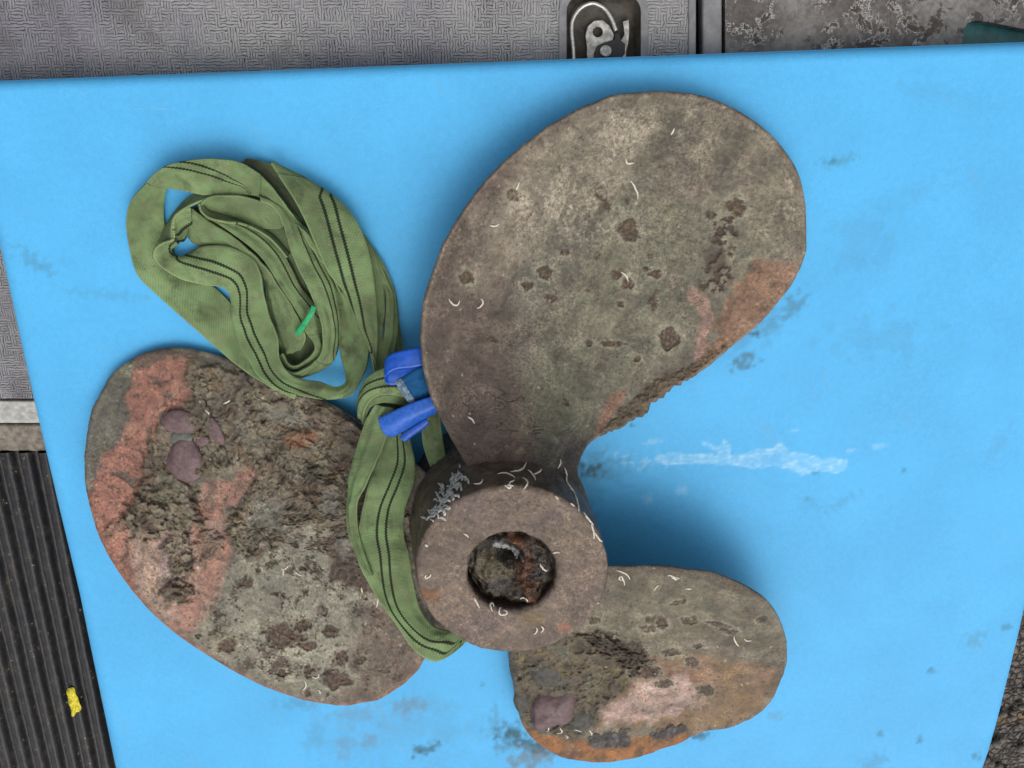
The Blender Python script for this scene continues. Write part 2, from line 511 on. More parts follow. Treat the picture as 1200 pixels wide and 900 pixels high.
# recess bowl
cup = []
loop = np.array(rrect(664, -8, 751, 150, 22)); cen = loop.mean(0)
for s, z in ((1.0, ZP - .0005), (.97, ZP - .006), (.9, ZP - .013), (.8, ZP - .016), (.5, ZP - .017), (.05, ZP - .017)):
    w3 = P(loop[:, 0], loop[:, 1], ZP); c3 = P(cen[0], cen[1], ZP)
    q = c3 + (w3 - c3) * s; q[:, 2] = z; cup.append(q)
V = np.concatenate(cup); k = len(loop)
Fc = [tuple(f) for f in grid_faces(len(cup), k, True)] + [tuple(range((len(cup) - 1) * k, len(cup) * k))]
adopt(mesh_np('latch_recess', V, Fc, M['dirt']), pn)
wire = catmull([(673, 110), (672, 62), (670, 40), (671, 24), (680, 10), (694, 4), (708, 10), (717, 23), (722, 36)], 6)
p3 = P(wire[:, 0], wire[:, 1], np.full(len(wire), ZP - .004))
adopt(mesh_np('latch_hook', *tube(p3, .0022, 10, False), M['steel']), pn)
def plate(name, crop, z, mat, holes=()):
    f = lambda pts: [(600 + x / 4, y / 4) for x, y in pts]
    return adopt(prism(name, f(crop), z - .004, z, mat, None, [f(h) for h in holes], bevel=.0006), pn)
circ = lambda cx, cy, r, n=14: [(cx + r * math.cos(2 * math.pi * i / n), cy + r * math.sin(2 * math.pi * i / n)) for i in range(n)]
plate('latch_plate', [(345, 165), (355, 125), (385, 98), (425, 95), (455, 120), (478, 165), (470, 195), (430, 200), (400, 222), (388, 262), (385, 330), (352, 330), (352, 220)], ZP - .007, M['zinc'], [circ(402, 150, 25)])
plate('latch_lever', [(520, 100), (548, 92), (550, 150), (545, 200), (535, 240), (535, 330), (515, 330), (508, 195), (528, 160)], ZP - .006, M['zinc'])
plate('latch_cam', [(385, 250), (400, 215), (435, 198), (480, 185), (482, 155), (505, 152), (512, 190), (530, 205), (530, 250), (470, 330), (385, 330)], ZP - .0045, M['black'])
plate('bolt', circ(440, 238, 27), ZP - .002, M['zinc'])

# metal edge, concrete strip and the worn plate
tag(prism('metal_strip', [(-260, 470), (330, 470), (330, 496), (-260, 496)], ZP - .02, ZP - .004, M['palemetal'], bevel=.002), 'pale worn metal strip running between the grey panel and the concrete strip', 'metal strip')
tag(prism('concrete_strip', [(-260, 498), (330, 498), (330, 529), (-260, 529)], ZP - .03, ZP - .008, M['stone'], bevel=.003), 'brown grey concrete strip above the black ribbed mat', 'concrete edging')
wp = empty('worn_plate', tuple(P(1000, 0, ZP)))
tag(wp, 'worn grey metal plate with chipped pale scale, beyond the dark gap beside the embossed panel', 'metal plate')
adopt(prism('plate_sheet', [(850, -190), (1500, -190), (1500, 60), (1260, 40), (1205, 35), (1180, 30), (1160, 26), (1145, 24), (1134, 27), (1129, 36), (1127, 60), (1120, 300), (850, 300)], ZP - .012, ZP, M['worn'], bevel=.0015), wp)
adopt(prism('edge_rail', [(823, -190), (846, -190), (847, 300), (824, 300)], ZP - .02, ZP + .002, M['trim'], bevel=.003), wp)
tag(prism('teal_block', [(1100, 5), (1400, 5), (1400, 120), (1100, 120)], ZP - .05, ZP - .02, M['teal'], bevel=.004), 'teal green plastic block peeping out below the worn plate in the upper right', 'plastic block')
tag(prism('dark_frame', [(-400, -260), (1600, -260), (1600, 420), (900, 520), (-400, 560)], ZP - .11, ZP - .06, M['black']), 'black underframe seen in the gap between the embossed panel and worn plate', 'frame')

# ribbed rubber mat
zt = ZP - .004
a = P(-260, 531, zt); b = P(420, 531, zt)
PITCH = .0245
xs = np.arange(a[0], b[0] + .12, PITCH / 14); ys = np.concatenate([[a[1]], np.linspace(a[1] - .002, a[1] - .9, 160)])
XX, YY = np.meshgrid(xs, ys)
ph = (XX / PITCH - YY * .4) % 1.0
rib = np.clip(np.minimum(ph, 1 - ph) * 2 * 1.9 - .35, 0, 1)
ZZ = zt - .011 + .011 * np.sin(rib * math.pi / 2) + .0007 * fbm(XX, YY, .012, 3, 4)
V = np.stack([XX, YY, ZZ], -1).reshape(-1, 3)
tag(mesh_np('ribbed_mat', V, grid_faces(len(ys), len(xs))[:, ::-1], M['rubber']), 'black ribbed rubber mat with dust in its grooves, left of the blue pad', 'rubber mat')
lf = [(79, 808), (84, 806), (89, 811), (90, 818), (94, 824), (94, 833), (89, 834), (87, 839), (83, 836), (82, 826), (79, 820)]
lp = catmull(lf, 4, True)
V3 = P(lp[:, 0], lp[:, 1], np.full(len(lp), zt + .003)); V3[:, 2] += .0018 * np.sin(np.arange(len(lp)) * .9)
c3 = V3.mean(0) - np.array([0, 0, .002])
n = len(lp)
V = np.concatenate([V3, (V3 + c3) / 2 + [0, 0, -.0005], [c3], V3 - [0, 0, .0006]])
Ff = [tuple(f) for f in grid_faces(2, n, True)] + [(n + i, n + (i + 1) % n, 2 * n) for i in range(n)] + [(i, 2 * n + 1 + i, 2 * n + 1 + (i + 1) % n, (i + 1) % n) for i in range(n)]
tag(mesh_np('fallen_leaf', V, Ff, M['leaf']), 'small yellow leaf scrap lying on the black ribbed mat', 'leaf')

# ------------------------------------------------------------------ blue pad
nu, nv = 500, 390
u = np.linspace(0, 1, nu); u = .5 - .5 * np.cos(math.pi * u) * .06 - (.5 - u) * .94
v = np.linspace(0, 1, nv); v = .5 - .5 * np.cos(math.pi * v) * .06 - (.5 - v) * .94
UU, VV = np.meshgrid(u, v)
yy0 = 95 + (42 - 95) * UU
yb = 960
# photo pixels of each grid point
def xl(y): return np.interp(y, [40, 310, 480, 700, 900, 960], [-62, -2, 36, 88, 130, 146])
def xr(y): return np.interp(y, [40, 500, 740, 850, 885, 905, 930, 950, 960], [1352, 1255, 1200, 1173, 1163, 1156, 1140, 1115, 1090])
Y_ = yy0 + (yb - yy0) * VV
# slight waviness of the top edge
X_ = xl(Y_) + (xr(Y_) - xl(Y_)) * UU
W0 = P(X_, Y_, 0 * X_)
# distance to the pad edge, metres (approx)
sx = (xr(Y_) - xl(Y_)) * .00095
d = np.minimum(np.minimum(UU, 1 - UU) * sx, np.minimum(VV, 1 - VV) * .9)
r = .016
zed = np.where(d < r, -r * (1 - np.sqrt(np.clip(1 - (1 - d / r) ** 2, 0, 1))) * .75, 0)
zpad = zed + .0012 * fbm(X_, Y_, 260, 2, 8)
W0[..., 2] = zpad
px, py = X_.ravel(), Y_.ravel()
base = np.array([.088, .43, .775])
col = np.tile(base, (len(px), 1))
def paint(col, m, c, a=1.):
    m = np.clip(m * a, 0, 1)[:, None]
    return col * (1 - m) + np.asarray(c) * m
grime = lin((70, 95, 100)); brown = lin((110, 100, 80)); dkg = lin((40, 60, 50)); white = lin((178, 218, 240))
for cx, cy, rx, ry, ang, a, c in [
    (930, 358, 16, 8, -50, .55, grime), (905, 383, 10, 7, 0, .35, grime), (872, 424, 13, 7, -15, .8, grime), (886, 391, 4, 4, 0, .9, dkg), (741, 498, 2, 2, 0, .9, dkg),
    (892, 380, 30, 16, -40, .28, grime), (692, 550, 12, 6, 5, .9, dkg), (700, 548, 30, 14, 0, .35, grime), (693, 575, 10, 22, 0, .25, grime),
    (985, 188, 16, 5, -10, .45, lin((60, 120, 110))), (975, 190, 6, 3, 0, .4, dkg), (42, 308, 18, 8, 30, .35, grime), (120, 345, 40, 5, 5, .18, grime), (75, 305, 14, 4, 10, .1, grime),
    (420, 838, 20, 12, -20, .28, brown), (480, 828, 18, 10, -10, .42, brown), (405, 875, 9, 14, 10, .30, brown), (435, 868, 8, 8, 0, .36, brown), (368, 866, 9, 15, 20, .22, grime),
    (352, 824, 20, 5, 0, .3, grime), (500, 878, 14, 4, -25, .75, dkg), (489, 877, 5, 3, 20, .7, dkg), (520, 850, 40, 25, 10, .12, grime), (450, 850, 70, 30, 10, .12, brown),
    (612, 868, 22, 7, 18, .85, dkg), (600, 858, 14, 8, 0, .6, dkg), (622, 888, 20, 12, -15, .75, brown), (580, 846, 8, 12, 0, .4, grime), (640, 876, 16, 8, 0, .7, dkg), (590, 876, 10, 5, -10, .5, grime),
    (820, 862, 10, 4, -20, .8, dkg), (910, 838, 8, 4, 0, .35, brown), (1010, 285, 30, 24, -50, .14, grime), (1030, 395, 46, 20, 0, .16, grime), (1060, 230, 50, 10, -20, .1, grime), (1100, 110, 40, 8, 10, .1, grime),
    (985, 590, 20, 5, -30, .22, grime), (950, 590, 10, 7, 0, .15, grime), (1140, 750, 12, 8, -40, .3, grime), (1170, 520, 20, 6, -60, .14, grime), (1025, 893, 12, 8, -20, .3, grime), (660, 690, 60, 20, 0, .0, grime),
    (1180, 735, 6, 3, 0, .4, dkg), (1092, 786, 4, 3, 0, .5, dkg), (1078, 866, 4, 3, 0, .5, dkg), (1145, 887, 4, 4, 0, .5, dkg), (1032, 860, 3, 3, 0, .5, dkg), (955, 555, 4, 2, 0, .4, dkg), (945, 586, 3, 2, 0, .4, dkg), (1059, 551, 2, 2, 0, .7, dkg), (604, 781, 2.4, 2.4, 0, .8, dkg), (565, 803, 3, 2, 0, .4, dkg), (820, 720, 3, 2, 0, .0, dkg)]:
    col = paint(col, blob(px, py, cx, cy, rx, ry, ang, 1.4, int(cx), min(rx, ry) * .7 + 3, .8), c, a * .85)
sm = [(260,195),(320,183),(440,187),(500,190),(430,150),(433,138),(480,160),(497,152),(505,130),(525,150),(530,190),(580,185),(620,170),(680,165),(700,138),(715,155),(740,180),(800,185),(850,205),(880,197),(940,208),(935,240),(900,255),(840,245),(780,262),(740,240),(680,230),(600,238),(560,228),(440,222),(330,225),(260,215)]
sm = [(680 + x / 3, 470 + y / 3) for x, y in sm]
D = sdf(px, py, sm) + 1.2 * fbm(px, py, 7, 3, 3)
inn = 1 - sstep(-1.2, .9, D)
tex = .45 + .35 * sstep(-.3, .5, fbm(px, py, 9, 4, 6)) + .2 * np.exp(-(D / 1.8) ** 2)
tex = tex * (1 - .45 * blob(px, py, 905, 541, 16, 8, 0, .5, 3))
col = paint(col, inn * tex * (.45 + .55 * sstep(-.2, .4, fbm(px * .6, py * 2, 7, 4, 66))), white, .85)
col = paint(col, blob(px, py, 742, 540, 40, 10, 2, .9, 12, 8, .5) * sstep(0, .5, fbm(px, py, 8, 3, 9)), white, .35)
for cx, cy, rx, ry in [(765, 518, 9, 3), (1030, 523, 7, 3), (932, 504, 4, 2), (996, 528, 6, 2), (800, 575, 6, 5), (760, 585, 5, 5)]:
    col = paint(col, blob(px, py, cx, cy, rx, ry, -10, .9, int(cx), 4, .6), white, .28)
# faint scuffs
sc = sstep(.45, .8, fbm(px * .6 + py * .8, (py * .6 - px * .8) * 4, 90, 4, 44))
col = paint(col, sc, lin((120, 160, 185)), .12)
# skirt
V = W0.reshape(-1, 3); Fp = grid_faces(nv, nu)[:, ::-1]
idx = np.arange(nv * nu).reshape(nv, nu)
border = np.concatenate([idx[0, :], idx[1:, -1], idx[-1, -2::-1], idx[-2:0:-1, 0]])
nb_ = len(border)
lo = V[border].copy(); lo[:, 2] = -PADT
V2 = np.concatenate([V, lo, [[lo[:, 0].mean(), lo[:, 1].mean(), -PADT]]])
i = np.arange(nb_); j = (i + 1) % nb_
Fs_ = np.stack([border[i], border[j], len(V) + j, len(V) + i], 1)[:, ::-1]
Fb = [tuple(f) for f in Fp] + [tuple(f) for f in Fs_] + [(len(V) + a_, len(V) + b_, len(V) + nb_) for a_, b_ in zip(i, j)]
col2 = np.concatenate([col, np.tile(base, (nb_ + 1, 1))])
tag(mesh_np('foam_pad', V2, Fb, M['pad'], col=col2), 'large bright blue foam pad with dirt smudges and a white smear, under the propeller', 'foam pad')

# ------------------------------------------------------------------ propeller
def tps(pts):
    """smooth height surface through control points (px, py, z)"""
    p = np.array(pts, float); X = p[:, :2] / 100; n = len(p)
    r = np.hypot(X[:, None, 0] - X[None, :, 0], X[:, None, 1] - X[None, :, 1])
    K = np.where(r > 0, r * r * np.log(r + 1e-12), 0) + np.eye(n) * .08
    A = np.zeros((n + 3, n + 3)); A[:n, :n] = K; A[:n, n] = 1; A[:n, n + 1:] = X; A[n, :n] = 1; A[n + 1:, :n] = X.T
    w_ = np.linalg.solve(A, np.concatenate([p[:, 2], [0, 0, 0]]))
    def f(x, y):
        x = np.asarray(x, float) / 100; y = np.asarray(y, float) / 100
        o = w_[n] + w_[n + 1] * x + w_[n + 2] * y
        for k in range(n):
            rr = np.hypot(x - X[k, 0], y - X[k, 1]); o = o + w_[k] * np.where(rr > 0, rr * rr * np.log(rr + 1e-12), 0)
        return o
    return f

HUBZ = .16
hc = P(600, 671, HUBZ)
hr = float((P(713, 671, HUBZ) - P(487, 671, HUBZ))[0] / 2)
prop = empty('ship_propeller', (float(hc[0]), float(hc[1]), 0))
tag(prop, 'old corroded three-bladed bronze boat propeller lying face up on the blue pad', 'propeller')

def make_blade(outline, centre, zf, paintf, nring, nout, chip=None, label=None, thick=.016):
    o = resample(catmull(outline, 8, True), nout)
    if chip is not None: o = chip(o)
    c = np.array(centre, float)
    t = np.linspace(0, 1, nring + 1)[1:]
    t = 1 - (1 - t) ** 1.08
    pts = c + (o[None] - c) * t[:, None, None]
    x = np.concatenate([[c[0]], pts[..., 0].ravel()]); y = np.concatenate([[c[1]], pts[..., 1].ravel()])
    R = np.hypot(*(o - c).T)
    d = np.concatenate([[99], ((1 - t)[:, None] * R[None]).ravel()])
    z = zf(x, y)
    col, dz, rg = paintf(x, y, d)
    z = z + dz * sstep(0, 10, d + 2)
    z = z - .002 * np.clip(1 - d / 3.5, 0, 1) ** 2
    th = .0045 + thick * sstep(0, 80, d)
    zb = np.maximum(zf(x, y) - th, .0008)
    z = np.maximum(z, zb + .003)
    top = P(x, y, z)
    bot = top.copy(); bot[:, 2] = zb
    # tuck the lower side in a little so the edge is round
    n = len(top)
    ro = slice(n - nout, n)
    mid = top[ro].copy(); mid[:, 2] = (top[ro, 2] + zb[ro]) / 2
    cw = P(c[0], c[1], float(zf(c[0], c[1])))
    dirn = mid[:, :2] - cw[:2]; dirn /= np.linalg.norm(dirn, axis=1)[:, None]
    mid[:, :2] += dirn * .0009
    # coarser lower side: every fourth ring
    V = [top, mid]; base_m = n
    rings = list(range(nring - 1, -1, -6))
    if rings[-1] != 0: rings.append(0)
    Fl = []
    fr = grid_faces(nring, nout, True, 1)
    # orientation: photo-y points down, make normals face up
    i = np.arange(nout); j = (i + 1) % nout
    last = 1 + (nring - 1) * nout
    s1 = np.stack([last + i, last + j, base_m + j, base_m + i], 1)
    faces4 = [fr, s1]
    offb = n + nout
    bv = []
    for k in rings:
        sl = slice(1 + k * nout, 1 + (k + 1) * nout)
        q = bot[sl].copy()
        if k == nring - 1: q[:, :2] -= dirn * .001
        bv.append(q)
    V += bv + [bot[:1]]
    s2 = np.stack([base_m + i, base_m + j, offb + j, offb + i], 1)
    faces4.append(s2)
    for q in range(len(rings) - 1):
        faces4.append(np.stack([offb + q * nout + i, offb + q * nout + j, offb + (q + 1) * nout + j, offb + (q + 1) * nout + i], 1))
    V = np.concatenate(V)
    F4 = np.concatenate(faces4)
    cb = len(V) - 1
    tri = [(0, 1 + a_, 1 + b_) for a_, b_ in zip(i, j)]
    lb = offb + (len(rings) - 1) * nout
    trb = [(lb + a_, lb + b_, cb) for a_, b_ in zip(i, j)]
    # does the first quad face up?
    a_, b_, c_ = V[F4[0][0]], V[F4[0][1]], V[F4[0][2]]
    allf = [tuple(f) for f in F4]
    up = np.cross(b_ - a_, c_ - a_)[2] > 0
    if not up: allf = [f[::-1] for f in allf]
    t0 = V[tri[0][0]], V[tri[0][1]], V[tri[0][2]]
    if np.cross(t0[1] - t0[0], t0[2] - t0[0])[2] < 0: tri = [f[::-1] for f in tri]
    t0 = V[trb[0][0]], V[trb[0][1]], V[trb[0][2]]
    if np.cross(t0[1] - t0[0], t0[2] - t0[0])[2] > 0: trb = [f[::-1] for f in trb]
    allf += tri + trb
    # colours: lower verts take their ring's colour
    cc = [col, col[ro]] + [col[slice(1 + k * nout, 1 + (k + 1) * nout)] for k in rings] + [col[:1]]
    rr = np.concatenate([rg, rg[ro]] + [rg[slice(1 + k * nout, 1 + (k + 1) * nout)] for k in rings] + [rg[:1]])
    ob = mesh_np('blade', V, allf, M['crust'], col=np.concatenate(cc), attrs={'rgh': rr})
    adopt(ob, prop)
    if label: ob['label'] = label
    return ob

# colours of the metal, as they are in even light (sRGB)
GK = .82
def K(*c): return lin(c) * GK * np.array([1.01, .98, .915])
TAN, GREY, GREEN, PURP, BRN, DARK = K(146, 134, 116), K(118, 113, 102), K(126, 128, 106), K(106, 92, 86), K(102, 88, 74), K(56, 47, 40)
RUST, PALE, SALM, PINK, ORNG, LIME, OCH = K(84, 62, 46), K(164, 162, 142), K(176, 110, 90), K(172, 140, 130), K(158, 106, 72), K(196, 190, 174), K(122, 106, 72)

def pit(col, dz, rg, x, y, cx, cy, rx, ry=None, ang=0, depth=.0022, halo=1.55, hcol=None, ha=.5, s=None, c=None):
    ry = ry or rx; s = int(cx * 3 + cy) if s is None else s
    near = np.hypot(x - cx, y - cy) < max(rx, ry) * 3
    if not near.any(): return col, dz, rg
    col = col.copy(); X, Y = x[near], y[near]; cn = col[near]
    an_ = math.radians(ang); ca, sa = math.cos(an_), math.sin(an_)
    X0, Y0 = X - cx, Y - cy
    sz = max(min(rx, ry) * 1.0, 4)
    dd = np.hypot((X0 * ca + Y0 * sa) / rx, (-X0 * sa + Y0 * ca) / ry) + .75 * fbm(X, Y, sz * 1.5, 5, s, .7)
    if halo: cn = paint(cn, 1 - sstep(1.05, halo + .35, dd), PALE if hcol is None else hcol, ha)
    b = 1 - sstep(.86, 1.04, dd)
    v = ridged(X, Y, 7, 3, s); v2 = fbm(X, Y, 4, 3, s + 2)
    tone = np.tile(c if c is not None else RUST, (len(X), 1))
    tone = tone * .8
    tone = paint(tone, sstep(.05, .4, v2), K(124, 100, 72), .75)
    tone = paint(tone, sstep(.3, .6, fbm(X, Y, 5, 3, s + 7)), K(140, 132, 112), .6)
    tone = paint(tone, sstep(.15, .55, -v2), K(34, 26, 21), .8)
    cn = cn * (1 - .94 * b)[:, None] + tone * (.94 * b)[:, None]
    ring = np.exp(-((dd - .98) / .13) ** 2)
    cn = paint(cn, ring * sstep(-.35, .25, fbm(X, Y, 9, 2, s + 8)), K(44, 35, 29), .75)
    col[near] = cn
    dz = dz.copy(); dz[near] += -.45 * depth * b * (1 - .9 * sstep(-.1, .7, v2)) + depth * .12 * np.exp(-((dd - 1.2) / .15) ** 2)
    rg = rg.copy(); rg[near] = np.maximum(rg[near], b * .15)
    return col, dz, rg

def general(x, y, s):
    """mottled patina shared by all blades"""
    n1 = fbm(x, y, 120, 5, s + 1, .6); n2 = fbm(x, y, 40, 5, s + 2, .62); n3 = fbm(x, y, 14, 4, s + 3, .65)
    col = np.tile(GREY, (len(x), 1))
    col = paint(col, sstep(-.1, .5, n1), GREEN, .55)
    col = paint(col, sstep(.05, .6, -n1), BRN, .5)
    col = paint(col, sstep(.1, .6, n2), PURP, .35)
    col = paint(col, sstep(.15, .6, -n2), TAN, .35)
    n4 = fbm(x, y, 7, 3, s + 4, .7)
    col = paint(col, sstep(.25, .5, fbm(x, y, 24, 5, s + 5, .7)), K(158, 148, 128), .35)
    col = paint(col, sstep(.28, .5, fbm(x, y, 30, 5, s + 6, .7)), K(78, 66, 56), .5)
    col = col * (1 + .14 * n3 + .08 * n4)[:, None]
    return col, n1, n2, n3

def mottle(col, x, y, s, a=1.):
    """stains and lime bloom laid over everything"""
    n3 = fbm(x, y, 11, 4, s + 1, .7); n4 = fbm(x, y, 5, 3, s + 2, .7)
    ux, uy = (x * .5 - y * .87), (x * .87 + y * .5)
    st_ = fbm(ux * .32 + 12 * fbm(x, y, 60, 3, s + 7), uy, 30, 6, s + 6, .68)
    col = col * (1 + a * (.14 * n3 + .09 * n4 + .30 * st_ + .22 * fbm(x, y, 80, 5, s + 8, .6)))[:, None]
    col = paint(col, sstep(.1, .5, -st_) * sstep(-.2, .3, fbm(x, y, 90, 3, s + 9)), K(88, 70, 58), .45 * a)
    col = paint(col, sstep(.22, .5, fbm(x, y, 34, 6, s + 3, .75)), K(70, 60, 50), .42 * a)
    col = paint(col, sstep(.26, .5, fbm(x, y, 30, 6, s + 4, .75)), K(170, 162, 142), .34 * a)
    return col

def paint1(x, y, d):
    col, n1, n2, n3 = general(x, y, 100)
    # broad zones, form shading painted in: darker purple-brown left and root, paler tan upper band, grey-green middle, orange paint lower right
    left = 1 - sstep(-30, 40, (x - np.interp(y, [100, 250, 400, 560], [690, 600, 590, 690])) + 26 * n2)
    col = paint(col, left, K(98, 82, 74), .8)
    tan = region(x, y, [(640, 150), (760, 105), (800, 125), (780, 190), (720, 230), (650, 260), (600, 300), (560, 330), (560, 260)], 26, 26, 40, 5)
    col = paint(col, tan, K(160, 151, 134), .68)
    tr = region(x, y, [(800, 115), (860, 130), (920, 180), (940, 260), (900, 300), (820, 240), (770, 200)], 24, 24, 40, 6)
    col = paint(col, tr, K(118, 108, 94), .5)
    col = paint(col, tr * sstep(.05, .5, fbm(x * .7 + y * .7, (y * .7 - x * .7) * 3, 60, 4, 9)), K(160, 150, 132), .55)
    mid = region(x, y, [(620, 420), (680, 300), (760, 220), (840, 260), (840, 360), (760, 440), (700, 500), (640, 520)], 26, 24, 40, 7)
    col = paint(col, mid, K(118, 118, 98), .6)
    dkst = region(x, y, [(780, 130), (800, 135), (790, 170), (765, 205), (735, 220), (745, 180)], 10, 9, 20, 8)
    col = paint(col, dkst, K(84, 79, 68), .7)
    root = sstep(470, 560, y + 10 * n2)
    col = paint(col, root, K(86, 72, 64), .7)
    col = paint(col, region(x, y, [(640, 520), (690, 515), (680, 560), (700, 640), (650, 640), (630, 560)], 8, 6, 14, 9), K(62, 54, 48), .75)
    col = paint(col, region(x, y, [(640, 400), (680, 420), (670, 500), (650, 540), (610, 500)], 18, 12, 26, 91), K(116, 118, 98), .5)
    col = mottle(col, x, y, 500)
    # orange and pink old paint near the lower right edge
    org = region(x, y, [(860, 330), (885, 305), (930, 305), (938, 325), (905, 362), (870, 395), (830, 430), (810, 440), (835, 400), (848, 370)], 5, 16, 26, 11)
    col = paint(col, org, K(150, 112, 88), .8)
    col = paint(col, org * sstep(.05, .6, fbm(x, y, 22, 4, 12)), K(172, 140, 122), .7)
    col = paint(col, org * sstep(.0, .45, fbm(x, y, 16, 5, 13, .7)), K(112, 94, 70), .75)
    col = col * (1 + org * .3 * fbm(x, y, 6, 3, 510))[:, None]
    pk = region(x, y, [(804, 338), (814, 335), (822, 345), (832, 352), (836, 372), (828, 395), (824, 425), (812, 430), (816, 400), (822, 375), (815, 358), (804, 348)], 2, 3, 10, 14)
    col = paint(col, pk, K(166, 134, 122), .85)
    pk2 = region(x, y, [(716, 460), (735, 458), (728, 475), (712, 492), (700, 512), (696, 505)], 3, 4, 10, 16)
    col = paint(col, pk2, K(146, 106, 86), .75)
    edge = region(x, y, [(850, 405), (800, 435), (770, 445), (735, 475), (705, 505), (740, 500), (770, 480), (800, 458), (870, 410)], 3, 7, 12, 17)
    dz = .0006 * n2 + .0004 * n3
    col = paint(col, edge, K(92, 78, 60), .85)
    rr = ridged(x, y, 12, 4, 18)
    col = col * (1 + edge * (.55 * rr - .1))[:, None]
    dz = dz + edge * .0028 * rr
    rg = edge * .9
    for a in [(737, 268, 12, 13), (735, 332, 8, 7), (638, 320, 9, 8), (618, 334, 6.5, 6), (784, 397, 13, 12), (601, 229, 7, 7), (547, 325, 8, 8), (861, 243, 12, 11), (690, 402, 5, 4), (718, 403, 13, 4), (847, 421, 4, 3), (747, 420, 4, 4), (727, 356, 4, 4), (768, 321, 8, 5), (832, 252, 6, 5)]:
        col, dz, rg = pit(col, dz, rg, x, y, *a, halo=1.75, ha=.6)
    for a in [(706, 235, 13, 4, 50), (663, 470, 8, 3, 70), (766, 353, 5, 9, 10), (700, 300, 4, 5, 0), (735, 236, 3, 4, 0), (645, 350, 7, 5, 30), (662, 296, 5, 4, 0), (757, 315, 5, 3, 0), (762, 300, 3, 3, 0), (690, 340, 3, 3, 0), (770, 342, 3, 3, 0), (575, 397, 8, 3, 20), (722, 322, 7, 5, 0), (726, 318, 3, 3, 0)]:
        col, dz, rg = pit(col, dz, rg, x, y, *a, depth=.0012, halo=0)
    rt = region(x, y, [(520, 450), (640, 450), (650, 540), (560, 560)], 12, 14, 30, 520)
    ck = np.exp(-(fbm(x + 10 * fbm(x, y, 20, 2, 521), y * 1.6, 42, 3, 522) / .022) ** 2) * rt * sstep(-.1, .2, fbm(x, y, 30, 2, 523))
    col = paint(col, ck, K(52, 40, 34), .8); dz = dz - .0012 * ck
    ck = np.exp(-(fbm(x, y, 60, 5, 524, .7) / .012) ** 2) * sstep(.1, .4, fbm(x, y, 50, 2, 525))
    col = paint(col, ck, K(76, 62, 50), .6); dz = dz - .0005 * ck
    # perforated corner of scale
    cl = region(x, y, [(828, 250), (850, 240), (866, 262), (862, 300), (858, 330), (842, 348), (820, 335), (826, 300), (836, 280)], 6, 9, 16, 19)
    f1, f2, idv = cells(x, y, 9, 20)
    hole = sstep(.08, .16, fbm(x, y, 11, 4, 20, .6) + .1 * (idv - .5))
    col = paint(col, cl, K(138, 132, 114), .5)
    col = paint(col, cl * hole, K(64, 48, 38), .9)
    dz = dz - .0018 * cl * hole
    br = region(x, y, [(828, 290), (848, 285), (852, 310), (840, 328), (828, 320)], 3, 4, 10, 21)
    col = paint(col, br, K(92, 76, 66), .7)
    # chalky bloom near the edge
    for cx, cy, rx, ry in [(925, 250, 10, 10), (908, 300, 16, 10), (800, 152, 7, 10), (925, 220, 9, 18), (660, 250, 60, 30), (795, 330, 20, 8)]:
        col = paint(col, blob(x, y, cx, cy, rx, ry, 20, .9, int(cx), 8, .5) * sstep(-.1, .4, fbm(x, y, 7, 3, 22)), K(190, 182, 166), .4)
    # thousands of tiny shells and pin pits
    f1, f2, idv = cells(x, y, 5.5, 23)
    col = paint(col, (1 - sstep(.15, .3, f1)) * (idv > .93), K(70, 52, 42), .8)
    f1, f2, idv = cells(x, y, 7, 25)
    col = paint(col, (1 - sstep(.10, .24, f1)) * (idv > .985), K(196, 186, 166), .7)
    rim = np.exp(-((np.clip(d, 0, 99) - 3) / 2.4) ** 2)
    col = paint(col, rim * (y < 480), K(150, 134, 116), .5)
    return col, dz, rg

B1 = [(756,108),(720,112),(688,124),(652,142),(616,168),(580,200),(552,234),(528,270),(510,310),(499,346),(494,378),(494,410),(499,444),(510,477),(527,510),(543,538),(556,566),(575,594),(630,600),(676,612),(690,592),(681,570),(677,551),(682,533),(693,517),(713,507),(737,495),(757,485),(767,472),(793,453),(820,436),(856,408),(888,380),(912,354),(932,326),(943,298),(945,270),(943,238),(936,206),(920,178),(896,152),(864,130),(832,116),(798,109)]
z1 = tps([(620,556,.118),(600,600,.13),(660,620,.12),(553,560,.112),(545,540,.104),(510,477,.090),(500,400,.082),(510,310,.074),(552,234,.062),(652,142,.042),(756,108,.034),(864,130,.028),(936,206,.022),(944,298,.016),(888,378,.014),(812,442,.016),(757,487,.018),(713,508,.04),(682,533,.07),(681,570,.095),(700,630,.10),(640,470,.060),(645,400,.042),(700,300,.026),(620,330,.040),(560,400,.064),(780,220,.022),(760,400,.014),(850,250,.018)])
def chip1(o):
    m = sstep(690, 720, o[:, 0]) * (1 - sstep(800, 850, o[:, 0])) * sstep(430, 450, o[:, 1])
    n_ = fbm(o[:, 0], o[:, 1], 11, 3, 70) * 4
    o = o.copy(); o[:, 0] += m * n_ * .6; o[:, 1] += m * n_
    k = fbm(o[:, 0], o[:, 1], 30, 3, 71) * .9
    o += k[:, None]
    return o
blade1 = make_blade(B1, (620, 440), z1, paint1, 225, 840, chip1, 'largest blade, grey green patina with rust pits and an orange painted edge')

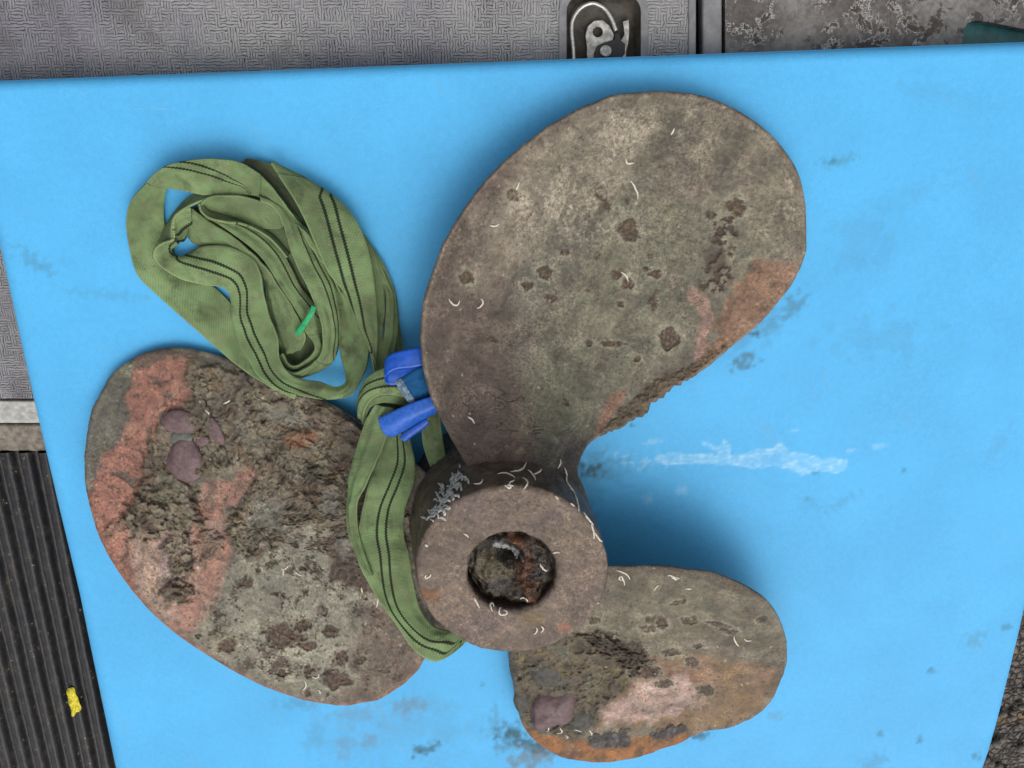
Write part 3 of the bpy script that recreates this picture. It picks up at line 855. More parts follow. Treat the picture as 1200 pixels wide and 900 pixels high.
# --- blade 2, the crusted one
def paint2(x, y, d):
    col, n1, n2, n3 = general(x, y, 200)
    dz = .0006 * n2
    rg = np.zeros(len(x))
    # lower field: smooth grey scale flaking off dark red rust
    low = region(x, y, [(300, 610), (420, 560), (480, 640), (500, 780), (400, 830), (260, 780), (230, 730), (270, 680)], 14, 16, 30, 31)
    col = paint(col, low, K(154, 152, 136), .85)
    fl = fbm(x + 6 * n3, y + 6 * n2, 24, 6, 32, .8) + .12 * fbm(x, y, 70, 2, 29)
    redm = sstep(.17, .23, fl) * low
    redm = np.maximum(redm, region(x, y, [(385, 630), (410, 625), (440, 650), (450, 700), (415, 690), (385, 675)], 3, 8, 14, 35))
    rr = ridged(x, y, 8, 4, 33)
    rc = K(88, 66, 54)[None] * (.65 + .7 * sstep(-.1, .9, rr))[:, None]
    rc = paint(rc, sstep(.1, .5, fbm(x, y, 6, 3, 541)), K(52, 38, 32), .7)
    rc = paint(rc, sstep(.2, .5, fbm(x, y, 7, 3, 542)), K(134, 118, 96), .6)
    mm = (redm * .9)[:, None]
    col = col * (1 - mm) + rc * mm
    dz = dz - .0012 * redm + .0016 * redm * rr
    # raised rim of each flake
    rimf = np.exp(-((fl - .17) / .025) ** 2) * low
    col = paint(col, rimf, K(92, 74, 62), .6); dz = dz + .0009 * rimf
    # brown right bottom corner
    rb = region(x, y, [(430, 700), (500, 740), (500, 790), (440, 825), (390, 830), (410, 770)], 14, 14, 30, 34)
    col = paint(col, rb, K(116, 98, 86), .75)
    # lilac pink speckled bottom left
    lil = region(x, y, [(130, 625), (190, 600), (250, 610), (262, 680), (245, 725), (215, 745), (150, 690)], 6, 12, 24, 36)
    col = paint(col, lil, K(176, 148, 134), .85)
    col = paint(col, lil * sstep(.0, .4, fbm(x, y, 9, 4, 37)), K(190, 160, 136), .5)
    col = paint(col, lil * sstep(.15, .4, fbm(x, y, 12, 4, 38)), K(98, 80, 62), .7)
    col = paint(col, region(x, y, [(185, 625), (220, 615), (232, 640), (215, 690), (190, 690)], 6, 8, 18, 39), K(150, 132, 132), .7)
    col = mottle(col, x, y, 530)
    # salmon paint
    sal = region(x, y, [(160,410),(225,417),(230,469),(204,482),(190,515),(178,560),(162,604),(142,625),(140,675),(110,612),(103,581),(112,551),(140,522),(150,463)], 1.5, 19, 34, 40)
    sal2 = region(x, y, [(100, 590), (150, 585), (150, 640), (160, 690), (130, 670), (110, 630)], 3, 9, 20, 41)
    sal = np.maximum(sal, sal2)
    col = paint(col, sal, K(164, 113, 98), .93)
    col = paint(col, sal * sstep(.1, .5, n2), K(178, 132, 112), .5)
    col = paint(col, sal * sstep(.2, .5, -n2), K(142, 98, 88), .5)
    col = col * (1 + sal * .18 * fbm(x, y, 8, 4, 531))[:, None]
    pe = sal * sstep(.24, .30, fbm(x, y, 36, 6, 532, .72)); col = paint(col, pe, K(98, 90, 78), .9); dz = dz - .001 * pe
    dz = dz + .0008 * sal
    f1, f2, idv = cells(x, y, 8, 42)
    chips = sstep(.32, .42, fbm(x, y, 9, 4, 42, .65)) * sal
    col = paint(col, chips, K(96, 84, 70), .85); dz = dz - .0007 * chips
    sal3 = region(x, y, [(241,562),(271,562),(292,534),(306,548),(288,581),(265,597),(262,617),(272,647),(258,683),(236,715),(225,740),(190,740),(215,700),(236,661),(225,628),(230,595)], 4, 8, 20, 43)
    col = paint(col, sal3, K(172, 128, 112), .85)
    col = paint(col, sal3 * sstep(.0, .5, fbm(x, y, 30, 3, 44)), K(166, 144, 134), .6)
    pe = sal3 * sstep(.12, .3, fbm(x, y, 26, 6, 533, .72)); col = paint(col, pe, K(112, 96, 82), .8)
    # grey wear at the far left rim
    gr = region(x, y, [(98, 480), (125, 440), (150, 440), (150, 500), (140, 520), (120, 540), (112, 560), (98, 560)], 4, 12, 20, 45)
    col = paint(col, gr, K(104, 102, 92), .85)
    col = paint(col, region(x, y, [(150, 420), (190, 405), (300, 430), (290, 437), (200, 418), (160, 436)], 3, 5, 14, 46), K(84, 80, 68), .8)
    # heavy crust
    cr = region(x, y, [(220, 425), (290, 430), (380, 468), (430, 500), (470, 560), (480, 640), (400, 640), (370, 610), (330, 640), (290, 660), (268, 640), (262, 600), (290, 585), (300, 545), (270, 555), (230, 560), (190, 560), (170, 590), (160, 590), (180, 520), (195, 480), (222, 466)], 5, 12, 26, 47)
    lump = np.zeros(len(x))
    for cx, cy, rx, ry, h in [(172, 607, 24, 22, 1.), (214, 603, 20, 22, .9), (208, 640, 14, 16, .8), (214, 660, 15, 14, .9), (205, 695, 15, 13, 1.), (245, 640, 14, 16, .5), (207, 575, 20, 14, .6), (135, 620, 10, 10, .4)]:
        b = blob(x, y, cx, cy, rx * 1.05, ry * 1.05, 0, .55, int(cx), 11, .3); lump = np.maximum(lump, b * h)
    cm = np.maximum(cr, np.clip(lump * 1.2, 0, 1))
    big = fbm(x, y, 60, 5, 48, .62)
    wx = x + 16 * fbm(x, y, 44, 4, 60); wy = y + 16 * fbm(x, y, 44, 4, 61)
    ru = wx * .86 + wy * .5; rv = (wy * .86 - wx * .5) * 1.5
    act = .25 + .9 * sstep(-.35, .35, fbm(x, y, 50, 3, 534))
    r1 = ridged(ru, rv, 34, 6, 49) * act; r2 = ridged(wx, wy, 11, 3, 50) * act
    f1, f2, idv = cells(wx + 3 * n3, wy + 3 * n2, 15, 51)
    plates = sstep(.02, .3, f2 - f1)
    cc = K(116, 108, 92)[None] * (.55 + .66 * sstep(-.4, .8, r1) + .22 * idv + .2 * fbm(x, y, 7, 3, 535))[:, None]
    cc = paint(cc, sstep(.05, .4, fbm(wx, wy, 70, 3, 536)), K(126, 112, 96), .6)
    cc = cc * (1 + .5 * fbm(wx, wy, 64, 4, 543, .6))[:, None]
    cc = paint(cc, sstep(.1, .5, fbm(x, y, 26, 4, 52)), K(142, 134, 112), .6)
    cc = paint(cc, sstep(.15, .5, fbm(x, y, 20, 4, 53)), K(112, 88, 56), .65)
    cc = paint(cc, sstep(.3, .6, fbm(x, y, 24, 4, 54)), K(70, 46, 34), .8)
    ck = np.exp(-(fbm(wx, wy, 30, 4, 55, .65) / .05) ** 2)
    cc = paint(cc, ck, K(48, 40, 33), .75); dz = dz - .0016 * ck * cm
    cc = paint(cc, sstep(.2, .6, -r2), K(52, 44, 36), .65)
    cc = paint(cc, blob(x, y, 352, 515, 18, 10, -15, .8, 5, 7) , K(150, 84, 46), .55)
    cc = paint(cc, sstep(.3, .55, fbm(ru, rv, 22, 5, 537, .7)), K(160, 154, 138), .6)
    cc = cc * (.84 + .2 * plates)[:, None]
    m = (cm * .97)[:, None]
    col = col * (1 - m) + cc * m
    band = cr * (.5 + .5 * sstep(-.3, .3, big))
    dz = dz + cm * (.0042 * big + .0042 * r1 + .0010 * r2 + .0010 * plates) + lump * .006 + band * .003
    rg = np.maximum(rg, cm)
    # pale grey lichen-like islands on the crust
    for cx, cy, rx, ry, a in [(311, 602, 20, 20, .8), (386, 590, 10, 14, .9), (405, 640, 12, 10, .8), (345, 625, 20, 9, .5), (290, 500, 10, 8, .5), (335, 490, 26, 8, .6), (300, 515, 22, 6, .4), (320, 480, 22, 5, .4)]:
        b = blob(x, y, cx, cy, rx, ry, 10, .8, int(cx + cy), 9, .25)
        col = paint(col, b * (.7 + .3 * sstep(-.2, .3, fbm(x, y, 8, 3, 538))), K(134, 134, 124), a); dz = dz * (1 - .6 * b * a) + .0015 * b * a
    for a in [(265, 757, 11, 10), (232, 745, 4, 3), (332, 745, 24, 15), (355, 733, 10, 7), (388, 740, 12, 7), (362, 757, 12, 5), (400, 770, 7, 10), (393, 795, 17, 11), (362, 786, 5, 9), (331, 788, 5, 5), (361, 812, 4, 6), (422, 774, 7, 5)]:
        col, dz, rg = pit(col, dz, rg, x, y, *a, halo=1.4, ha=.6, depth=.003, c=K(88, 62, 50))
    b = blob(x, y, 265, 757, 20, 16, 0, .5, 3); col = paint(col, b - blob(x, y, 265, 757, 11, 9, 0, .5, 3), K(158, 150, 128), .6)
    f1, f2, idv = cells(x, y, 6, 55)
    col = paint(col, (1 - sstep(.15, .3, f1)) * (idv > .9) * (1 - sal), K(66, 50, 42), .75)
    f1, f2, idv = cells(x, y, 7, 56)
    col = paint(col, (1 - sstep(.10, .24, f1)) * (idv > .98), K(192, 182, 162), .7)
    rim = np.exp(-(np.clip(d, 0, 99) / 4) ** 2)
    col = paint(col, rim * sstep(560, 600, y), K(160, 108, 88), .6)
    return col, dz, rg

B2 = [(200,408),(160,418),(130,443),(109,480),(100,520),(100,560),(107,600),(119,635),(134,663),(155,692),(180,720),(212,747),(250,772),(290,795),(330,812),(370,823),(405,827),(440,820),(465,807),(485,790),(499,770),(520,745),(548,700),(560,650),(548,600),(500,556),(460,522),(428,500),(410,487),(380,470),(340,452),(300,436),(262,420),(230,411)]
z2 = tps([(200,410,.012),(130,443,.014),(100,520,.022),(107,600,.030),(150,690,.040),(250,772,.048),(330,812,.054),(405,827,.058),(465,807,.064),(500,765,.070),(548,700,.082),(560,640,.085),(500,556,.060),(428,500,.026),(340,452,.014),(262,420,.012),(250,600,.026),(350,620,.036),(430,600,.050),(300,520,.018),(400,720,.052)])
def chip2(o):
    k = fbm(o[:, 0], o[:, 1], 24, 4, 72) * 1.6
    return o + k[:, None] * np.array([1, .8])
blade2 = make_blade(B2, (300, 620), z2, paint2, 165, 840, chip2, 'left blade with salmon paint, thick brown crust and embedded purple pebbles')

# --- blade 3
def paint3(x, y, d):
    col, n1, n2, n3 = general(x, y, 300)
    dz = .0005 * n2; rg = np.zeros(len(x))
    col = paint(col, np.ones(len(x)), K(110, 102, 84), .6)
    st_ = fbm(x * .97 + y * .2, (y * .97 - x * .2) * 3.2, 60, 5, 61, .6)
    col = paint(col, sstep(.0, .5, st_), K(92, 82, 62), .6)
    col = paint(col, sstep(.1, .5, -st_), K(142, 138, 118), .5)
    lowr = region(x, y, [(740, 770), (830, 770), (915, 780), (905, 820), (860, 850), (800, 862), (760, 850), (700, 850)], 8, 12, 26, 62)
    col = paint(col, lowr, K(136, 106, 70), .75)
    col = paint(col, lowr * sstep(.0, .5, fbm(x, y, 30, 4, 63)), K(148, 118, 100), .6)
    mid = region(x, y, [(690, 760), (740, 772), (800, 778), (830, 800), (780, 812), (720, 800)], 5, 10, 22, 64)
    col = paint(col, mid, K(128, 92, 74), .65)
    rim = region(x, y, [(606, 838), (640, 862), (700, 870), (760, 862), (830, 855), (800, 880), (703, 900), (640, 890), (610, 862)], 4, 6, 16, 65)
    col = paint(col, rim, K(152, 98, 44), .95)
    col = paint(col, rim * sstep(.1, .5, fbm(x, y, 20, 4, 66)), K(74, 56, 36), .7)
    pk = region(x, y, [(698, 832), (712, 822), (735, 818), (745, 800), (775, 795), (800, 786), (806, 800), (822, 818), (832, 825), (812, 830), (790, 842), (740, 848), (710, 848)], 3, 11, 22, 67)
    col = paint(col, pk, K(182, 154, 144), .94)
    col = paint(col, pk * sstep(.1, .5, fbm(x, y * 2, 16, 4, 68)), K(184, 172, 160), .6)
    col = paint(col, pk * sstep(.15, .5, fbm(x, y * 2, 20, 4, 69)), K(140, 110, 100), .6)
    dz = dz + .0012 * pk
    col = mottle(col, x, y, 540)
    # crust near the root
    cr = region(x, y, [(590, 765), (640, 745), (700, 742), (750, 768), (762, 790), (735, 800), (720, 820), (700, 835), (690, 862), (650, 865), (615, 850), (600, 810)], 4, 10, 22, 73)
    r1 = ridged(x, y, 16, 4, 74); r2 = ridged(x, y, 7, 3, 75); big = fbm(x, y, 34, 4, 76)
    f1, f2, idv = cells(x + 4 * n3, y + 4 * n2, 9, 77)
    cc = K(92, 82, 64)[None] * (.5 + .7 * sstep(-.3, .9, r1) + .2 * idv)[:, None]
    cc = paint(cc, sstep(.1, .5, fbm(x, y, 24, 4, 78)), K(92, 94, 84), .7)
    cc = paint(cc, sstep(.25, .6, fbm(x, y, 20, 4, 79)), K(132, 120, 78), .6)
    cc = paint(cc, sstep(.2, .6, -r2), K(44, 38, 32), .65)
    col = col * (1 - (cr * .96)[:, None]) + cc * (cr * .96)[:, None]
    dz = dz + cr * (.004 * big + .0042 * r1 + .002 * r2 + .002)
    # dark flaking ridges over the middle
    ex = sdf(x, y, [(690, 750), (740, 752), (765, 770), (770, 790), (740, 792), (720, 775), (700, 765)]) + 9 * fbm(x, y, 14, 4, 80)
    rb = 1 - sstep(-2, 2, ex)
    col = paint(col, rb, K(72, 58, 46), .75); dz = dz + rb * .003 * r2
    for a in [(808, 727, 9, 5, -8), (788, 764, 9, 5, -8), (768, 728, 14, 5, 14), (760, 737, 12, 4, 0), (845, 733, 16, 3, 15), (775, 729, 6, 8, 0), (716, 744, 7, 4, 0), (697, 727, 8, 4, 0), (818, 757, 7, 3, 0), (811, 776, 7, 6, 0), (893, 726, 6, 4, -20), (757, 788, 16, 8, -5), (795, 706, 11, 3, -10), (855, 740, 12, 3, 10), (827, 809, 9, 6, 0), (778, 801, 10, 5, 0)]:
        col, dz, rg = pit(col, dz, rg, x, y, *a, halo=1.5, ha=.5, depth=.0022)
    # colony of dark little mussels on the lower rim
    mu = region(x, y, [(686, 870), (700, 860), (735, 856), (742, 868), (730, 878), (700, 876)], 3, 6, 10, 81)
    mu = np.maximum(mu, region(x, y, [(762, 862), (780, 852), (800, 848), (806, 856), (785, 866), (768, 870)], 3, 6, 10, 82))
    f1, f2, idv = cells(x, y, 6, 83)
    mc = K(58, 54, 52)[None] * (.5 + 1.6 * (idv > .7) + .6 * sstep(0, .4, f2 - f1))[:, None]
    col = col * (1 - mu[:, None]) + mc * mu[:, None]
    dz = dz + mu * .003 * (1 - f1)
    topr = region(x, y, [(700, 650), (770, 655), (860, 675), (900, 700), (880, 700), (820, 680), (760, 672), (705, 676)], 2, 4, 10, 84)
    col = paint(col, topr, K(66, 52, 44), .6)
    f1, f2, idv = cells(x, y, 6, 85)
    col = paint(col, (1 - sstep(.15, .3, f1)) * (idv > .92), K(66, 50, 42), .75)
    f1, f2, idv = cells(x, y, 7, 86)
    col = paint(col, (1 - sstep(.10, .24, f1)) * (idv > .98), K(192, 182, 162), .7)
    rg = np.maximum(rg, np.maximum(cr, mu))
    return col, dz, rg

B3 = [(743,664),(777,664),(803,667),(837,672),(863,682),(887,695),(903,710),(915,730),(921,753),(921,780),(913,803),(900,827),(880,842),(853,852),(817,860),(797,870),(770,880),(737,890),(703,894),(670,890),(647,882),(627,868),(613,850),(606,827),(601,800),(597,773),(596,740),(615,705),(660,680),(705,665)]
z3 = tps([(705,665,.115),(743,664,.112),(803,667,.104),(863,682,.094),(915,730,.075),(921,780,.055),(900,827,.036),(853,852,.026),(797,870,.020),(737,890,.014),(670,890,.016),(613,850,.028),(601,800,.042),(597,750,.06),(640,720,.09),(700,760,.066),(780,760,.068),(840,760,.066),(720,830,.032)])
def chip3(o):
    k = fbm(o[:, 0], o[:, 1], 24, 4, 87) * 1.4
    return o + k[:, None] * np.array([.8, 1])
blade3 = make_blade(B3, (750, 775), z3, paint3, 110, 620, chip3, 'shortest looking blade with a pink patch, ochre rim and dark flaking crust')

# --- hub, a lathe with a filled bore
br = float((P(650, 676, HUBZ) - P(546, 676, HUBZ))[0] / 2)
prof = [(br * .9, .112)] + [(br * (.96 + .03 * k / 8), .114 + (HUBZ - .118) * k / 8) for k in range(9)] + [(br + .002, HUBZ - .001)]
prof += [(br + .004 + (hr - .005 - br - .004) * k / 44, HUBZ) for k in range(45)]
prof += [(hr - .0022, HUBZ - .0008), (hr - .0006, HUBZ - .003), (hr, HUBZ - .006)]
prof += [(hr * (1 + .085 * (k / 40) ** .8), HUBZ - .006 - (HUBZ - .008) * k / 40) for k in range(1, 41)]
prof = np.array(prof); na = 360
an = np.linspace(0, 2 * math.pi, na, endpoint=False)
RR = prof[:, 0][:, None] + 0 * an; ZZ = prof[:, 1][:, None] + 0 * an
hx = RR * np.cos(an) * 1000; hy = RR * np.sin(an) * 1000            # millimetres round the hub axis
topf = (np.abs(prof[:, 1] - HUBZ) < .0005)[:, None] + 0 * an
side = ((prof[:, 0] > hr - .004) & (prof[:, 1] < HUBZ - .002))[:, None] + 0 * an
aa = (an * hr * 1000)[None, :] + 0 * RR; zz = ZZ * 1000
wobble = .0016 * fbm(aa, zz, 30, 4, 90) * side + .0008 * fbm(aa, zz, 9, 3, 91) * side
RR = RR + wobble
nearb = np.clip(1 - (prof[:, 0] - br - .004) / .008, 0, 1)[:, None]
RR = RR + nearb * (.0022 * fbm(np.cos(an) * 60 + 0 * ZZ, np.sin(an) * 60 + ZZ * 200, 22, 5, 120, .7))
ZZ = ZZ + topf * .0007 * fbm(hx, hy, 14, 4, 92)
x, y = hx.ravel(), hy.ravel(); tf = topf.ravel(); sf = side.ravel(); a_, z_ = aa.ravel(), zz.ravel()
col, n1, n2, n3 = general(x + 900, y, 400)
col = col * .25 + K(122, 103, 92) * .75
col = paint(col, sstep(.0, .5, fbm(x, y, 50, 4, 93)), K(112, 98, 98), .5)
col = paint(col, sstep(.1, .5, fbm(x, y, 24, 4, 94)), K(142, 124, 106), .5)
col = paint(col, sstep(.35, .6, fbm(x, y, 5, 3, 99)), K(172, 152, 130), .5)
col = paint(col, sstep(.35, .6, -fbm(x, y, 5, 3, 98)), K(78, 62, 56), .55)
cs = K(98, 84, 72)[None] * (.75 + .5 * sstep(-.5, .8, fbm(a_, z_, 12, 4, 95)))[:, None]
cs = paint(cs, sstep(.1, .5, fbm(a_, z_, 20, 4, 96)), K(52, 44, 38), .7)
col = np.where(sf[:, None] > 0, cs, col)
bore = (np.hypot(x, y) < (br + .0015) * 1000)
col = np.where(bore[:, None], K(60, 44, 34) * (.6 + .6 * sstep(-.3, .6, fbm(a_ * 3, z_, 9, 3, 97)))[:, None], col)
# rust chip at the left rim and an orange spot low right (as positions on the face)
ang = P(500, 697, HUBZ) - hc; col = paint(col, blob(x, y, ang[0] * 1000, ang[1] * 1000, 15, 8, -10, .7, 2, 6), K(118, 78, 46), .8)
ang = P(662, 735, HUBZ) - hc; col = paint(col, blob(x, y, ang[0] * 1000, ang[1] * 1000, 7, 6, 0, .5, 2, 6), K(160, 106, 80), .7)
ang = P(625, 725, HUBZ) - hc; col = paint(col, blob(x, y, ang[0] * 1000, ang[1] * 1000, 12, 8, 0, .9, 8, 4), K(150, 130, 90), .6)
V = np.stack([RR * np.cos(an) + hc[0] - .021 * (1 - ZZ / HUBZ), RR * np.sin(an) + hc[1], ZZ], -1).reshape(-1, 3)
hub = mesh_np('hub', V, grid_faces(len(prof), na, True)[:, ::-1], M['crust'], col=col, attrs={'rgh': (sf * .5 + bore * .8)})
adopt(hub, prop)
# rotten wood, grit and wet weed filling the bore
nr_, na_ = 60, 150
t = np.linspace(0, 1, nr_)[:, None]; an2 = np.linspace(0, 2 * math.pi, na_, endpoint=False)[None]
dx, dy = t * np.cos(an2) * br, t * np.sin(an2) * br
mx, my = (dx * 1000).ravel(), (dy * 1000).ravel()
r1 = ridged(mx, my, 16, 5, 110); big = fbm(mx, my, 26, 3, 111)
ridge = np.exp(-(((mx - 14) + .25 * my) / 9) ** 2)
zb_ = .153 + .006 * big + .004 * r1 + .012 * ridge * (.6 + .4 * r1) - .020 * np.exp(-((mx + 2) ** 2 + (my - 16) ** 2) / 150) - .004 - .004 * sstep(br * 800, br * 960, np.hypot(mx, my) + 3 * fbm(mx, my, 9, 3, 113))
col = K(50, 42, 32)[None] * (.45 + .9 * sstep(-.3, .8, r1))[:, None]
col = paint(col, ridge * sstep(-.2, .5, r1), K(104, 62, 38), .8)
col = paint(col, ridge * sstep(.3, .7, fbm(mx, my, 8, 3, 112)), K(150, 104, 54), .7)
col = paint(col, blob(mx, my, -20, 2, 18, 16, 0, .6, 4) * sstep(-.2, .5, r1), K(98, 90, 66), .7)
col = paint(col, blob(mx, my, -2, 16, 14, 14, 0, .5, 6), K(22, 20, 20), .9)
glint = blob(mx, my, -12, 26, 4, 11, 40, .6, 9, 6) + blob(mx, my, 2, 15, 9, 4, -25, .7, 10, 5)
col = paint(col, glint, K(176, 178, 180), .75)  # pale sky glint on the wet fill, painted into its colour
zb_ = zb_ + .006 * np.clip(glint, 0, 1)
fill_mat = Mat('wet_rot'); cA = fill_mat.attr('col')
nA = fill_mat.noise(420, 4, .7)
cA = fill_mat.mix(1., cA, fill_mat.ramp(nA, .3, .7, .5, 1.5), 'MULTIPLY')
M['rot'] = fill_mat.done(cA, fill_mat.ramp(fill_mat.noise(60, 2), .45, .6, .12, .7), 0., fill_mat.bump(nA, .002, .7), .5)
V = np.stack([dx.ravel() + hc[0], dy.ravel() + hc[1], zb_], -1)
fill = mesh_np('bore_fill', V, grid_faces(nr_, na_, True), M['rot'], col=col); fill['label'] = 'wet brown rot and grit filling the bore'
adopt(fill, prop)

# ray helper: where does the view through a photo pixel meet the propeller
def tree(o):
    me = o.data
    return BVHTree.FromPolygons([v.co.copy() for v in me.vertices], [tuple(p.vertices) for p in me.polygons])
trees = [(blade1, tree(blade1)), (blade2, tree(blade2)), (blade3, tree(blade3)), (hub, tree(hub)), (fill, tree(fill))]
O = Vector((0, 0, H))
def hit(u, v):
    d = Vector(P(u, v, 0.)) - O; d.normalize()
    best = None
    for ob, t_ in trees:
        loc, nor, idx_, dist = t_.ray_cast(O, d)
        if loc is not None and (best is None or dist < best[3]):
            if nor.dot(d) > 0: nor = -nor
            best = (ob, loc, nor, dist)
    return best

# lime tubes of sea worms
WT = []
def worm(cx, cy, L, curl, a0=None, r=.00098, mat='worm', n=16, obj=None):
    a0 = random.uniform(0, 360) if a0 is None else a0
    a = math.radians(a0); x, y = cx, cy; pts = []
    step = L / n; k0 = math.radians(curl) / n
    own = None; p1 = random.uniform(0, 6); p2 = random.uniform(.4, 1.6)
    for i in range(n + 1):
        h_ = hit(x, y)
        if h_ is None: break
        if own is None: own = h_[0]
        q = h_[1] + h_[2] * r * .6
        if pts and (Vector(pts[-1]) - q).length > .012: break
        pts.append(tuple(q))
        a += k0 * (1 + p2 * math.sin(i * .55 + p1)) + .12 * math.sin(i * 1.3 + p1); x += step * math.cos(a); y += step * math.sin(a)
    if len(pts) < 4: return
    ob = mesh_np('worm_tube', *tube(pts, r, 6), M[mat])
    ob.parent = own; WT.append(ob)
    return ob
for a in [  # px, py, length, turn, start angle
    (738, 212, 24, 60, 20), (733, 186, 14, -120, 80), (736, 330, 15, -60, -95), (526, 350, 20, -170, 90), (563, 350, 16, 150, 30), (608, 213, 10, 20, 100), (585, 262, 12, 80, 120), (790, 150, 9, 10, 110),
    (548, 488, 12, 60, 20), (504, 672, 14, 320, 0), (502, 640, 8, 330, 180), (497, 660, 0, 0, 0),
    (731, 680, 22, 330, 200), (722, 668, 20, 60, 0), (783, 675, 12, 300, 200), (795, 677, 13, -300, 200), (766, 692, 9, 40, -80), (802, 690, 8, 30, -10), (866, 757, 14, 60, 200), (872, 748, 10, -90, 60), (888, 694, 8, 20, 30),
    (330, 665, 10, 60, 60), (345, 668, 12, -60, 60), (338, 662, 9, 90, 90), (357, 797, 14, 100, 60), (366, 792, 12, -180, 70), (270, 468, 10, 40, 120), (240, 480, 8, 60, 0), (443, 700, 12, 40, 70), (424, 688, 8, -40, 100),
    (372, 808, 7, 90, 20), (700, 706, 8, 70, 0), (610, 702, 12, 160, -80), (587, 712, 14, -200, 160), (577, 716, 16, 240, 200), (590, 715, 12, 200, 20), (555, 700, 14, 10, 62), (633, 660, 14, -100, 100), (648, 648, 8, 60, 330), (628, 735, 10, 120, 40), (634, 733, 10, 120, 50), (543, 625, 8, 60, 10),
    (661, 548, 18, 30, 75), (663, 562, 20, -20, 70), (672, 578, 22, 20, 65), (683, 600, 20, -10, 62), (692, 612, 20, 30, 60), (697, 624, 14, -20, 60), (656, 538, 12, 60, 80),
    (583, 556, 22, 60, -10), (598, 553, 24, -80, 10), (612, 560, 18, 140, 30), (594, 568, 14, 260, 40), (625, 556, 12, -60, 0), (566, 562, 14, 100, 110), (603, 563, 14, -190, 170), (618, 551, 16, 50, 15), (650, 581, 6, 30, 20), (668, 590, 6, 30, 20),
    (640, 857, 12, -160, 10), (652, 859, 13, -170, 10), (633, 852, 8, -140, 40), (672, 855, 10, 30, 0), (662, 861, 7, 180, 0), (690, 855, 8, 60, 20)]:
    if a[2]: worm(*a)
# grey colony on the back left of the hub
for k in range(80):
    t_ = random.random()
    cx = 503 + 40 * t_ + random.uniform(-6, 6); cy = 612 - 58 * t_ + random.uniform(-9, 9) * (.3 + t_)
    
    worm(cx, cy, random.uniform(5, 11), random.uniform(-240, 240), random.uniform(-100, 10), random.uniform(.0010, .0017), 'wormgrey', 12)

# pebbles set in the crust
def pebble(u, v, rx, ry, ang, mat, label, owner, flat=.42, square=0., seed=1, sink=-.1):
    h_ = hit(u, v)
    V_, F_ = pebble_mesh(28, 36, seed, flat, .14, square)
    sc = h_[3] / F
    V_ = V_ * np.array([rx * sc, ry * sc / .85, min(rx, ry) * sc])
    a = math.radians(-ang); R_ = np.array([[math.cos(a), -math.sin(a), 0], [math.sin(a), math.cos(a), 0], [0, 0, 1]])
    V_ = V_ @ R_.T + np.array(h_[1]) + np.array([0, 0, min(rx, ry) * sc * flat * sink])
    o = mesh_np('pebble', V_, F_, M[mat]); o['label'] = label
    o.parent = owner
    return o
pebble(217, 541, 19, 22, 10, 'purple', 'round dull purple pebble, largest on the left blade', blade2, seed=3)
pebble(210, 496, 20, 12, -12, 'purple', 'long purple pebble above the grey one', blade2, seed=4)
pebble(253, 506, 7, 14, -15, 'purple', 'slim upright purple pebble', blade2, seed=5)
pebble(212, 514, 13, 8, -5, 'slate', 'small dark grey pebble between two purple ones', blade2, seed=6)
pebble(237, 517, 8, 6, 0, 'purple', 'tiny purple pebble beside the grey one', blade2, seed=11)
pebble(648, 829, 23, 25, 40, 'purple', 'squarish purple stone on the lower right blade', blade3, flat=.5, square=1., seed=7)
pebble(681, 843, 13, 13, -20, 'darkstone', 'smooth grey pebble beside the squarish purple stone', blade3, flat=.3, sink=-.2, seed=8)
pebble(641, 790, 17, 15, 20, 'darkstone', 'dark grey stone above the squarish purple stone', blade3, flat=.3, sink=-.5, seed=9)
pebble(612, 822, 9, 14, 0, 'darkstone', 'small grey stone at the blade edge', blade3, flat=.3, sink=-.5, seed=10)

# ------------------------------------------------------------------ green webbing sling
sling = empty('webbing_sling', tuple(P(330, 330, 0.)))
tag(sling, 'dirty green webbing sling with black thread stripes, coiled and knotted beside the propeller hub', 'lifting sling')

